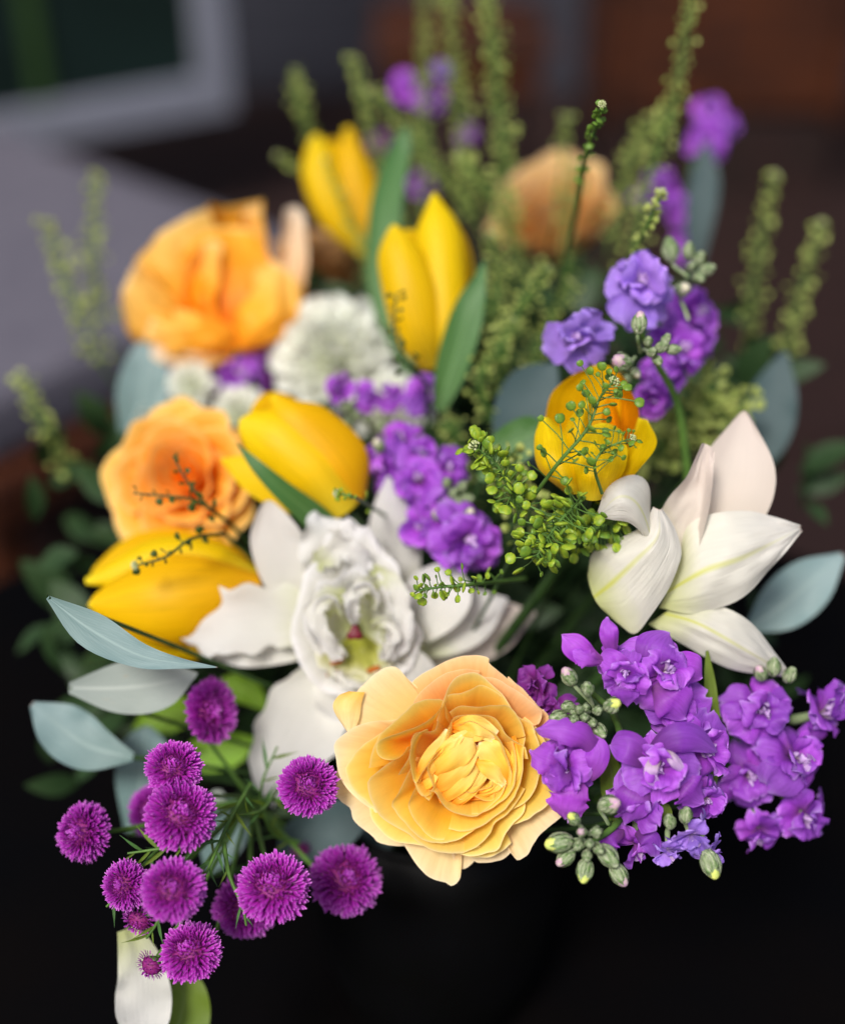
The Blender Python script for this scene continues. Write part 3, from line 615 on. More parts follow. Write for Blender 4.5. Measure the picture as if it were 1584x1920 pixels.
rose('orange_rose', 'orange rose with swirled heart at middle left above the lowest tulip', P(338, 893, .745), cdir(-.1, .12, 1),
     generic_rose(41, 11, 'orange_out', 'orange_out', depth=20, rings=[(1.02, 5, -.25, .8, 'o'), (.92, 5, -.08, .78, 'o'), (.78, 5, .02, .75, 'o'), (.62, 5, .08, .8, 'i'), (.46, 4, .12, .9, 'i'), (.31, 4, .15, .9, 'i'), (.18, 3, .17, 1.1, 'i')]))
rose('peach_rose', 'dull peach cupped rose far back at upper right behind green sprigs', P(1035, 400, .98), cdir(-.25, .55, .8),
     generic_rose(42, 21, 'peach_far', 'peach_far', depth=34, rings=[(1.0, 5, .25, .8, 'o'), (.9, 5, .42, .78, 'o'), (.74, 5, .50, .75, 'o'), (.58, 5, .52, .75, 'i'), (.42, 4, .54, .9, 'i'), (.25, 4, .55, 1.0, 'i')]))
rose('brown_rose', 'dull brownish orange rose half hidden behind the upper left orange rose', P(610, 500, .97), cdir(.1, .3, .8),
     generic_rose(36, 33, 'brown_far', 'brown_far', depth=28))

# ------------------------------------------------------------------ tulips
def tulip(label, base, D, petals, stemdir, leafs=()):
    M = frame(P(base[0], base[1], D), cdir(0, .4, 1)); rt = root('tulip', M, label, 'tulip', 'yellow tulips')
    for k, p in enumerate(petals):
        kw = dict(arc=56, ruffle=.9, freq=1.2, seed=k + base[0] * .01, nu=17, nv=24); mat = p.get('m', 'tulip')
        kw.update({a: b for a, b in p.items() if a not in ('p', 'm')})
        spine_petal('petal', p['p'], D, M_[mat], rt, **kw)
    stem_to_vase(rt, P(base[0], base[1], D + .004), stemdir + FWD * .8, .0030, 'stem_dark')
    for (pts, kw) in leafs:
        spine_petal('leaf', pts, D, M_['leaf'], rt, **kw)
    return rt
tulip('tall closed yellow tulip standing upright at the centre with a green leaf at its right', (823, 690), .755, [
    dict(p=[(826, 690, -18, 10), (850, 600, -20, 36), (846, 480, -18, 38), (826, 390, -14, 10)], m='tulip_deep', arc=60),
    dict(p=[(820, 690, -18, 10), (790, 600, -22, 44), (770, 500, -20, 44), (768, 430, -16, 8)], m='tulip_deep', arc=60),
    dict(p=[(824, 692, 0, 22), (832, 620, 9, 42), (826, 520, 8, 48), (820, 420, 3, 42), (814, 361, -4, 3)], m='tulip', arc=70, tip='point'),
    dict(p=[(812, 692, 0, 22), (792, 640, 11, 46), (768, 550, 16, 50), (748, 470, 13, 44), (738, 420, 8, 28)], m='tulip', arc=66, tip='round'),
], cdir(.05, -1, -.1), [([(822, 770, 4, 12), (846, 690, 8, 30), (876, 590, 12, 30), (900, 520, 12, 12), (909, 487, 11, 1)], dict(arc=-25, ruffle=.5)),
                      ([(770, 700, -60, 10), (720, 560, -70, 26), (722, 400, -80, 30), (750, 280, -90, 20), (765, 235, -90, 2)], dict(arc=-20, ruffle=.5))])
ot = tulip('open yellow tulip at right behind a sharp green sprig', (1118, 935), .628, [], cdir(-.1, -1, -.8))
for k, (A_, B0, C_, mt) in enumerate([
    ([(1080, 920, -20), (1026, 830, -24), (1030, 745, -28), (1072, 704, -28), (1100, 692, -28)], [(1100, 920, -30), (1100, 820, -42), (1108, 750, -40), (1120, 684, -30)], [(1130, 920, -20), (1160, 830, -34), (1162, 740, -34), (1146, 688, -28)], 'tulip_deep'),
    ([(1120, 920, -16), (1140, 830, -30), (1140, 760, -34), (1140, 690, -28)], [(1135, 910, -24), (1165, 830, -38), (1174, 765, -36), (1160, 700, -26)], [(1150, 900, -10), (1190, 830, -16), (1197, 770, -18), (1172, 712, -22)], 'tulip_inside'),
    ([(1120, 900, -10), (1125, 830, -16), (1128, 780, -18), (1132, 744, -18)], [(1135, 905, -18), (1148, 840, -26), (1150, 790, -24), (1142, 742, -18)], [(1150, 900, -4), (1166, 840, -8), (1163, 790, -10), (1150, 748, -16)], 'tulip_inside'),
    ([(1080, 915, -4), (1050, 850, -4), (1066, 790, -8), (1104, 742, -12)], [(1090, 920, 4), (1080, 850, 6), (1088, 790, 0), (1108, 742, -10)], [(1102, 915, -4), (1102, 850, -2), (1104, 800, -8), (1114, 744, -16)], 'tulip'),
    ([(1060, 925, 0), (1010, 880, 0), (1001, 825, -4), (1013, 783, -6)], [(1075, 927, 10), (1040, 870, 11), (1030, 820, 5), (1022, 782, -4)], [(1090, 925, 2), (1086, 870, 4), (1062, 818, -2), (1032, 785, -8)], 'tulip'),
    ([(1130, 935, 0), (1155, 885, -8), (1180, 830, -14), (1196, 783, -16)], [(1140, 935, 4), (1175, 882, -4), (1202, 830, -8), (1210, 786, -10)], [(1150, 932, 8), (1196, 882, 6), (1230, 833, 2), (1214, 788, -8)], 'tulip'),
    ([(1085, 930, 4), (1068, 880, 6), (1072, 838, 4), (1095, 812, -2)], [(1110, 939, 12), (1115, 885, 17), (1120, 835, 10), (1128, 793, 0)], [(1140, 932, 4), (1170, 882, 6), (1176, 845, 3), (1165, 808, -4)], 'tulip'),
]):
    patch3('petal', A_, B0, C_, .628, M_[mt], ot, seed=k * 1.7, ruf=.9)
tulip('yellow tulip lying towards upper left with dark leaf crossing it', (655, 965), .70, [
    dict(p=[(650, 950, -24, 16), (590, 850, -28, 50), (520, 790, -26, 55), (470, 770, -20, 30)], m='tulip_deep', arc=60, tip='round'),
    dict(p=[(625, 965, -10, 14), (540, 925, -8, 36), (470, 885, -6, 34), (415, 862, -6, 3)], m='tulip', arc=30),
    dict(p=[(662, 945, -2, 30), (632, 880, 6, 68), (572, 812, 7, 64), (535, 775, 5, 44), (510, 743, 0, 6)], m='tulip_deep', arc=56),
    dict(p=[(650, 962, 2, 28), (590, 880, 9, 66), (518, 826, 8, 64), (450, 786, 2, 42)], m='tulip', arc=56, tip='round'),
], cdir(.7, -.7, -.2), [([(650, 1030, -16, 24), (596, 975, 4, 26), (530, 920, 18, 19), (480, 872, 22, 11), (444, 831, 18, 1)], dict(arc=-20, ruffle=.3))])
tulip('large blurred yellow tulip lying at far left under the orange rose', (490, 1098), .70, [
    dict(p=[(480, 1090, -26, 20), (390, 1060, -30, 55), (280, 1060, -30, 66), (170, 1080, -26, 30)], m='tulip_deep', arc=60, tip='round'),
    dict(p=[(480, 1085, -6, 20), (400, 1062, 4, 44), (290, 1062, 4, 52), (160, 1090, 0, 6)], m='tulip', arc=64),
    dict(p=[(478, 1110, -4, 20), (380, 1170, 2, 56), (280, 1185, 2, 62), (150, 1170, 0, 6)], m='tulip', arc=64),
    dict(p=[(490, 1100, 4, 26), (395, 1112, 16, 72), (290, 1128, 20, 88), (165, 1135, 10, 50)], m='tulip_deep', arc=62, tip='round'),
], cdir(.8, -.4, -.3))
tulip('far yellow tulip at upper centre half covered by green sprigs', (700, 480), .92, [
    dict(p=[(700, 480, -20, 12), (660, 400, -24, 36), (640, 320, -22, 40), (620, 260, -18, 20)], m='tulip_deep', arc=60, tip='round'),
    dict(p=[(705, 475, 0, 14), (682, 400, 4, 34), (662, 320, 4, 38), (652, 238, 0, 8)], m='tulip_deep', arc=64),
    dict(p=[(695, 482, 0, 12), (635, 410, 10, 32), (602, 330, 12, 36), (592, 250, 6, 26)], m='tulip', arc=64, tip='round'),
], cdir(.4, -1, -.1))

# ------------------------------------------------------------------ lilies
def lily(label, base, D, axis, petals, inner=()):
    M = frame(P(base[0], base[1], D), axis); rt = root('lily', M, label, 'lily', 'white double lilies')
    for k, p in enumerate(petals):
        kw = dict(arc=-18, ruffle=1.2, freq=2.0, seed=k * 1.7 + base[0] * .01, nu=21, nv=34)
        kw.update({a: b for a, b in p.items() if a not in ('p', 'm')})
        spine_petal('petal', p['p'], D, M_[p.get('m', 'lily')], rt, **kw)
    S_ = FPX / D
    for k, (rim, h, kw) in enumerate(inner):
        def cv(q): return ((q[0] - base[0]) / S_ * 1000, -(q[1] - base[1]) / S_ * 1000)
        g = dict(rim=[cv(q) for q in rim], h=h, base=(0, 0), zb=-14, p=1.5, q=.8, f=.12, roll=1, drop=2, ruf=2.2, nu=30, nv=16, flare=.75, fine=.25, seed=k * 2.1)
        kw = dict(kw); mt = kw.pop('m', 'lily_in')
        if 'base' in kw: kw['base'] = cv(kw['base'])
        g.update(kw); pts, nu, nv = loft_pts(**g)
        fr = frame(P(base[0], base[1], D), -FWD)
        mb = MB(); mb.grid([fr @ p for p in pts], nu, nv); mb.build('inner_petal', M_[mt], rt)
    stem_to_vase(rt, P(base[0], base[1], D + .03), cdir(0, -.5, -1), .0032, 'stem_dark')
    return rt
LD = .685
ll = lily('large white double lily with ruffled heart and maroon stigma, left of centre', (668, 1185), LD, cdir(-.05, .2, 1), [
    dict(p=[(640, 1180, -22, 16), (560, 1110, -14, 44), (520, 1020, -8, 50), (500, 938, -6, 26)], arc=-24, tip='round', ruffle=1.2),
    dict(p=[(660, 1180, -22, 16), (640, 1090, -12, 52), (610, 1020, -6, 56), (592, 962, -4, 30)], arc=-14, tip='round', ruffle=3, freq=4, jag=5),
    dict(p=[(740, 1190, -34, 20), (742, 1090, -30, 44), (738, 1000, -26, 48), (732, 940, -24, 30), (727, 892, -24, 2)], arc=30, ruffle=.6),
    dict(p=[(680, 1180, -22, 16), (690, 1110, -8, 48), (678, 1040, -4, 44), (652, 972, -4, 12)], arc=-14, tip='round', ruffle=3, freq=4, jag=5),
    dict(p=[(640, 1195, -22, 20), (560, 1160, -8, 52), (470, 1160, -2, 62), (385, 1168, -2, 62), (328, 1182, -4, 34)], arc=-16, tip='round', ruffle=2.2, freq=2.2, jag=4),
    dict(p=[(640, 1200, -28, 20), (560, 1195, -18, 42), (470, 1205, -12, 46), (372, 1215, -12, 26)], arc=-10, tip='round', ruffle=3, freq=3),
    dict(p=[(790, 1235, -40, 22), (860, 1205, -38, 50), (940, 1170, -38, 46), (1004, 1150, -40, 3)], arc=24, ruffle=.8, m='lily_pink'),
    dict(p=[(770, 1215, -30, 22), (830, 1180, -26, 52), (890, 1150, -26, 50), (952, 1122, -28, 10)], arc=-20, tip='round', ruffle=.8),
    dict(p=[(730, 1200, -24, 22), (780, 1160, -14, 50), (822, 1115, -10, 62), (850, 1058, -12, 42)], arc=-24, tip='round', ruffle=.8),
    dict(p=[(668, 1210, -24, 20), (620, 1280, -16, 62), (572, 1350, -14, 78), (532, 1430, -16, 66), (508, 1508, -20, 8)], arc=-22, ruffle=2.6, freq=1.6, jag=3),
    dict(p=[(680, 1210, -24, 20), (660, 1280, -10, 66), (650, 1340, -10, 60), (640, 1400, -14, 20)], arc=20, ruffle=2, m='lily'),
    dict(p=[(690, 1205, -22, 18), (740, 1250, -6, 50), (780, 1290, -4, 50), (800, 1340, -8, 14)], arc=10, ruffle=2),
], inner=[
    ([(712, 1030), (690, 985), (668, 1000), (655, 972), (638, 985), (640, 1020), (615, 1000), (600, 1040), (575, 1070), (560, 1120), (545, 1190), (560, 1240)], 2, dict(m='lily', ruf=1.3, nu=54, nv=22)),
    ([(650, 1010), (672, 985), (700, 1010), (722, 1040), (742, 1055), (755, 1090), (775, 1120), (768, 1150), (792, 1185), (785, 1215), (770, 1260)], 1, dict(m='lily', ruf=1.3, nu=54, nv=22)),
    ([(545, 1190), (565, 1250), (600, 1292), (640, 1305), (680, 1312), (725, 1290), (765, 1255)], 2, dict(m='lily', ruf=1.6, nu=40, nv=20)),
    ([(650, 1060), (628, 1085), (600, 1090), (590, 1120), (572, 1135), (575, 1180), (582, 1200), (600, 1230)], 9, dict(m='lily', ruf=1.8, nu=40)),
    ([(645, 1078), (668, 1062), (700, 1080), (712, 1072), (735, 1110), (742, 1140), (760, 1165), (752, 1200), (740, 1230)], 8, dict(m='lily', ruf=1.8, nu=40)),
    ([(585, 1200), (600, 1240), (640, 1268), (668, 1262), (700, 1272), (745, 1232)], 6, dict(ruf=4, nu=34)),
    ([(645, 1150), (635, 1120), (612, 1112), (592, 1130), (585, 1155), (592, 1185), (612, 1205), (620, 1225), (645, 1232)], 15, dict(base=(640, 1180), zb=0, ruf=2.6, f=.45, m='lily', nu=34)),
    ([(664, 1172), (655, 1150), (660, 1125), (672, 1120), (665, 1100), (685, 1088), (702, 1098), (712, 1120), (705, 1140)], 17, dict(base=(690, 1150), zb=0, ruf=2.6, f=.45, m='lily', nu=34)),
    ([(698, 1168), (720, 1158), (735, 1172), (728, 1192), (742, 1205), (730, 1228), (712, 1232)], 14, dict(base=(702, 1198), zb=0, ruf=3.5, f=.45, m='lily', nu=30)),
    ([(608, 1235), (622, 1262), (650, 1275), (690, 1282), (728, 1262)], 4, dict(ruf=3)),
])
fr = frame(P(668, 1185, LD), -FWD)
mb = MB(); mb.tube([fr @ Vector((0, 0, -.02)), fr @ Vector((.0003, -.0003, 0)), fr @ Vector((0, 0, .0135))], .0014, 10); mb.build('style', M_['lily_in'], ll)
mb = MB(); mb.blob(fr @ Matrix.Translation((0, .0006, .014)), [(.0001, -.0015), (.0022, -.001), (.0036, .0005), (.0034, .0018), (.0001, .0012)], 18, fn=lambda w, z: 1 + .25 * math.cos(3 * w + 1.57)); mb.build('stigma', M_['stigma'], ll)
for k, pp in enumerate([
    [(648, 1118, 4, 8), (612, 1116, 10, 17), (592, 1145, 13, 18), (600, 1185, 13, 18), (622, 1215, 10, 16), (648, 1232, 4, 6)],
    [(712, 1092, 2, 7), (684, 1096, 11, 15), (662, 1112, 13, 17), (660, 1140, 13, 14), (668, 1166, 8, 5)],
    [(700, 1066, 0, 8), (738, 1095, 8, 18), (752, 1140, 10, 18), (758, 1185, 10, 18), (740, 1236, 4, 8)],
    [(696, 1172, 6, 5), (722, 1166, 12, 11), (738, 1186, 12, 12), (728, 1214, 10, 11), (734, 1240, 4, 5)],
    [(590, 1060, 0, 10), (618, 1042, 6, 22), (640, 1030, 8, 24), (668, 1044, 6, 22), (690, 1070, 2, 8)],
    [(600, 1236, 2, 6), (625, 1262, 8, 10), (655, 1280, 9, 11), (700, 1288, 8, 11), (748, 1262, 2, 6)],
]):
    spine_petal('inner_petal', pp, LD, M_['lily'], ll, arc=-50, ruffle=2.4, freq=3.2, seed=k * 2.2, nu=15, nv=40, jag=3)
for (ax, ay) in ((625, 1262), (632, 1240), (700, 1255)):
    q = P(ax, ay, LD - .006); mb = MB()
    mb.tube([q + (P(668, 1200, LD + .02) - q) * k / 5 for k in range(6)], .0007, 6); mb.build('filament', M_['lily_in'], ll)
    mb = MB(); mb.blob(frame(q, cdir(.8, .3, .3)), [(.0001, -.004), (.0013, -.003), (.0016, 0), (.0012, .003), (.0001, .004)], 10); mb.build('anther', M_['anther'], ll)

lr = lily('cream white lily on the right side with yellow midrib and curled petal tip', (1262, 1100), .628, cdir(.3, .3, 1), [
    dict(p=[(1300, 1060, -34, 14), (1350, 980, -30, 60), (1380, 890, -28, 72), (1395, 770, -30, 20)], arc=-26, tip='round', m='lily_pink', ruffle=1),
    dict(p=[(1260, 1100, -26, 14), (1300, 1000, -30, 34), (1345, 950, -30, 30), (1400, 905, -30, 5)], arc=30, m='lily_pink', ruffle=1),
])
for k, (A_, B0, C_, mt, kw) in enumerate([
    ([(1226, 985, -10), (1250, 938, -4), (1288, 890, 0), (1314, 832, 0)], [(1245, 1045, -16), (1282, 985, -11), (1308, 925, -7), (1326, 834, -2)], [(1280, 1100, -12), (1314, 1015, 0), (1330, 945, 3), (1340, 848, -2)], 'lily_pink', dict(ruf=1.4, edge=.4)),
    ([(1270, 1060, -12), (1296, 978, -8), (1400, 958, -6), (1500, 985, -10)], [(1250, 1110, -10), (1320, 1070, 2), (1400, 1042, 2), (1500, 990, -8)], [(1235, 1140, -12), (1310, 1150, -6), (1400, 1112, -6), (1502, 995, -10)], 'lily_rib', dict(ruf=2.2, edge=.8)),
    ([(1270, 1130, -14), (1330, 1130, -10), (1410, 1170, -10), (1480, 1262, -16)], [(1245, 1150, -14), (1310, 1170, -5), (1390, 1215, -6), (1478, 1266, -15)], [(1215, 1170, -16), (1280, 1208, -12), (1370, 1255, -12), (1475, 1270, -16)], 'lily_rib', dict(ruf=2.0, edge=.7)),
    ([(1226, 1070, 0), (1212, 1015, 7), (1182, 982, 14), (1148, 975, 16), (1124, 970, 12)], [(1232, 1070, 2), (1214, 985, 12), (1190, 940, 19), (1158, 932, 22), (1122, 964, 14)], [(1240, 1065, 0), (1220, 985, 2), (1216, 912, 4), (1186, 890, 6), (1140, 912, 10), (1120, 958, 12)], 'lily_rib', dict(ruf=.7)),
    ([(1101, 1078, -10), (1112, 1036, -6), (1160, 1010, -1), (1205, 985, 3), (1224, 950, 8)], [(1113, 1120, -5), (1150, 1090, 4), (1195, 1047, 11), (1232, 1005, 12), (1236, 955, 11)], [(1135, 1148, -6), (1162, 1172, -3), (1191, 1188, -2), (1222, 1150, 0), (1252, 1105, 2), (1270, 1062, 4), (1276, 1030, 4), (1262, 985, 7), (1240, 952, 10)], 'lily_rib', dict(ruf=1.1, edge=.35, nu=41, nv=56)),
]):
    patch3('petal', A_, B0, C_, .628, M_[mt], lr, seed=k * 2.3, **kw)

# ------------------------------------------------------------------ stock
def petal_unit(seed, Ln=1.0, W=.5, lift=.0, droop=.25, ruf=.10, notch=.08, nu=11, nv=11):
    """unit petal along +x from the heart, z up"""
    g_ = []
    for j in range(nv):
        t = j / (nv - 1); w = W * lin([0, .2, .5, .8, .93, 1], [.14, .42, .92, 1.0, .8, .45], t)
        for i in range(nu):
            u = 2 * i / (nu - 1) - 1
            x = Ln * t * (1 - .12 * u * u * t) - notch * t ** 4 * math.exp(-(u * 4) ** 2)
            z = lift * math.sin(t * 1.5) - droop * t ** 3 + .10 * u * u * (1 - t)
            n = nz(u * 1.8 + seed * 4.1, t * 2.6, seed * 2.3)
            z += ruf * t * (n * 1.6 + .5 * math.sin(u * 5.5 + seed * 2) * t)
            x += ruf * .6 * t * nz(u * 2.5, seed * 9.1, 4.0)
            g_.append(Vector((x, u * w + ruf * .4 * t * nz(t * 3, u * 2, seed * 6), z)))
    mb = MB(); mb.grid(g_, nu, nv); return mb
UNIT = {}
for mt in ('stock', 'stock_lilac', 'stock_dark'):
    UNIT[mt] = [petal_unit(s + .37, W=.60, lift=.05 + .35 * (s % 3) / 2, droop=.15 + .45 * (s % 2), ruf=.13, notch=.12 * (s % 2), nu=13, nv=13).mesh('petal', M_[mt]) for s in range(9)]
UNIT['in'] = {mt: [petal_unit(s + 9.1, W=.64, lift=.75, droop=.45 * (s % 2), ruf=.20, nu=13, nv=13).mesh('petal', M_[mt]) for s in range(7)] for mt in ('stock', 'stock_lilac', 'stock_dark')}
UNIT['heart'] = [petal_unit(s + 20.3, W=.45, lift=.9, droop=.0, ruf=.3).mesh('petal', M_['stock_heart']) for s in range(4)]
cmb = MB(); cmb.blob(Matrix.Identity(4), [(.02, -1.0), (.10, -.98), (.15, -.8), (.13, -.45), (.12, -.1), (.06, .02), (.001, .04)], 10)
CAL = cmb.mesh('floret', M_['calyx'])
def floret(parent, pos, axis, r, mt, rr, sparse=False):
    M = frame(pos, axis, rr.uniform(0, 6.28)); S4 = Matrix.Scale(r, 4)
    f = link(bpy.data.objects.new('floret', CAL), parent); f.matrix_world = M @ S4
    inv = parent.matrix_world.inverted(); f.matrix_parent_inverse = Matrix.Identity(4); f.matrix_local = inv @ M @ S4
    def pt(me, a, tilt, s, z=0):
        o = link(bpy.data.objects.new('petal', me), f)
        o.matrix_local = Matrix.Rotation(a, 4, 'Z') @ Matrix.Translation((0, 0, z)) @ Matrix.Rotation(-tilt, 4, 'Y') @ Matrix.Rotation(rr.uniform(-.5, .5), 4, 'X') @ Matrix.Scale(s, 4)
    n = 5
    for k in range(n): pt(rr.choice(UNIT[mt]), k * 6.283 / n + rr.uniform(-.3, .3), rr.uniform(-.45, .30), rr.uniform(.80, 1.15), 0)
    for k in range(4): pt(rr.choice(UNIT['in'][mt]), k * 6.283 / 4 + .6 + rr.uniform(-.5, .5), rr.uniform(.05, .6), rr.uniform(.60, .95), .05)
    for k in range(3 if not sparse else 2): pt(rr.choice(UNIT['heart' if mt != 'stock_dark' else 'in'] if mt != 'stock_dark' else UNIT['in'][mt]), k * 2.1 + rr.uniform(-.4, .4), rr.uniform(.4, 1.0), rr.uniform(.34, .5), .08)
    return f
def bud_mesh(kind):
    mb = MB()
    mb.blob(Matrix.Identity(4), [(.0001, -1.0), (.35, -.95), (.62, -.6), (.72, -.1), (.62, .35), (.50, .55)], 14, mi=0, fn=lambda w, z: 1 + .07 * math.cos(4 * w))
    mb.blob(Matrix.Identity(4), [(.56, .2), (.52, .5), (.36, .85), (.18, 1.0), (.0001, 1.04)], 14, mi=1, fn=lambda w, z: 1 + .09 * math.cos(5 * w + z * 3))
    for k in range(4):
        a = k * 1.571; g_ = []
        for j in range(6):
            t = j / 5; z = -.5 + 1.35 * t; r_ = lin([-1, -.1, .35, 1], [.5, .78, .70, .30], z)
            for i in range(5):
                u = (i / 4 - .5); w = 1.25 * (1 - t) ** .6
                g_.append(Vector((r_ * math.cos(a + u * w), r_ * math.sin(a + u * w), z)) * 1.03)
        mb.grid(g_, 5, 6, mi=0)
    return mb.mesh('bud', [M_['bud_calyx'], M_[{'g': 'bud_calyx', 'p': 'bud_purple', 'y': 'bud_yellow', 'w': 'bud_pale'}[kind]]])
BUD = {k: bud_mesh(k) for k in 'gpyw'}
def bud(parent, px, py, D, r, dx, dy, dz, kind, anchor=None, stretch=1.08):
    pos = P(px, py, D); rm = r * D / FPX; M = frame(pos, cdir(dx, dy, dz)) @ Matrix.Diagonal((rm, rm, rm * stretch, 1))
    o = link(bpy.data.objects.new('bud', BUD[kind]), parent); o.matrix_local = parent.matrix_world.inverted() @ M
    if anchor:
        a = P(*anchor); b = M @ Vector((0, 0, -.95)); mb = MB()
        mb.tube(bezier(b, b + (M @ Vector((0, 0, -1.6)) - M @ Vector((0, 0, -1))), (a + b) / 2, a, 8), .0009, 6); mb.build('pedicel', M_['calyx'], parent)
    return o
def stock(label, path, D, florets, buds=(), mt='stock', seed=1, group='purple stock stems'):
    rr = random.Random(seed); q0 = path[-1]
    rt = root('stock_stem', frame(P(q0[0], q0[1], D), cdir(0, 1, .2)), label, 'stock flower', group)
    pts = [P(q[0], q[1], D - q[2] * .001) for q in [crom(path, k / 16) for k in range(17)]]
    mb = MB(); mb.tube(pts, [.0024 - .0012 * k / 16 for k in range(17)], 9); mb.build('stem', M_['stem'], rt)
    stem_to_vase(rt, pts[0], (NECK - pts[0]).normalized() + FWD * 1.3 + (pts[0] - pts[1]).normalized() * .2, .0024, 'stem_dark')
    for fl in florets:
        px, py, dz, r, ax = fl[:5]; m2 = fl[5] if len(fl) > 5 else mt
        d = D - dz * .001
        floret(rt, P(px, py, d), cdir(*ax), r * d / FPX, m2, rr)
    for b in buds:
        px, py, dz, r, ax, kind = b[:6]; an = b[6] if len(b) > 6 else None
        bud(rt, px, py, D - dz * .001, r, *ax, kind, (an[0], an[1], D - an[2] * .001) if an else None)
    return rt
sf = stock('deep purple stock with large ruffled florets at lower right beside the front rose', [(1120, 1500, -80), (1160, 1470, -40), (1170, 1420, -24), (1150, 1340, -12), (1110, 1300, -4)], .60, [
    (1150, 1240, -6, 34, (-.5, .5, .7)), (1235, 1262, -4, 78, (.3, .3, 1)), (1172, 1262, 2, 52, (-.2, .1, 1)),
    (1262, 1330, -14, 66, (.3, .2, 1)), (1062, 1436, 6, 56, (-.4, .0, 1)), (1235, 1438, 8, 68, (0, .05, 1)),
    (1305, 1400, -6, 72, (.5, .1, .9)), (1195, 1500, 0, 58, (-.2, -.6, .8)), (1190, 1578, -10, 46, (-.1, -.9, .4)),
    (1318, 1490, -10, 48, (.4, -.3, 1)), (1010, 1288, -24, 44, (-.6, .3, .7), 'stock_dark'), (1040, 1330, -24, 40, (-.4, -.2, .8), 'stock_dark')],
    [(1066, 1268, 10, 20, (-.5, .8, .5), 'p', (1110, 1320, 0)), (1101, 1291, 12, 17, (-.2, .7, .8), 'g', (1112, 1325, 0)), (1148, 1322, 12, 21, (.4, .4, .9), 'y', (1115, 1335, 0)),
     (1064, 1325, 9, 16, (-.7, .1, .8), 'g', (1105, 1335, 0)), (1046, 1345, 9, 19, (-.8, 0, .6), 'g', (1100, 1345, 0)), (1086, 1330, 14, 12, (-.3, .4, 1), 'g'), (1120, 1332, 13, 13, (.3, .3, 1), 'g'),
     (1076, 1348, 13, 12, (-.3, -.2, 1), 'g'), (1096, 1345, 15, 12, (0, 0, 1), 'g'), (1110, 1355, 13, 12, (.2, -.2, 1), 'g'), (1090, 1362, 12, 12, (-.2, -.5, 1), 'g'), (1124, 1370, 8, 17, (.4, -.5, .7), 'g', (1105, 1345, 0)),
     (1098, 1326, 13, 11, (0, .4, 1), 'g'), (1075, 1335, 11, 11, (-.4, .2, 1), 'g')], seed=5)
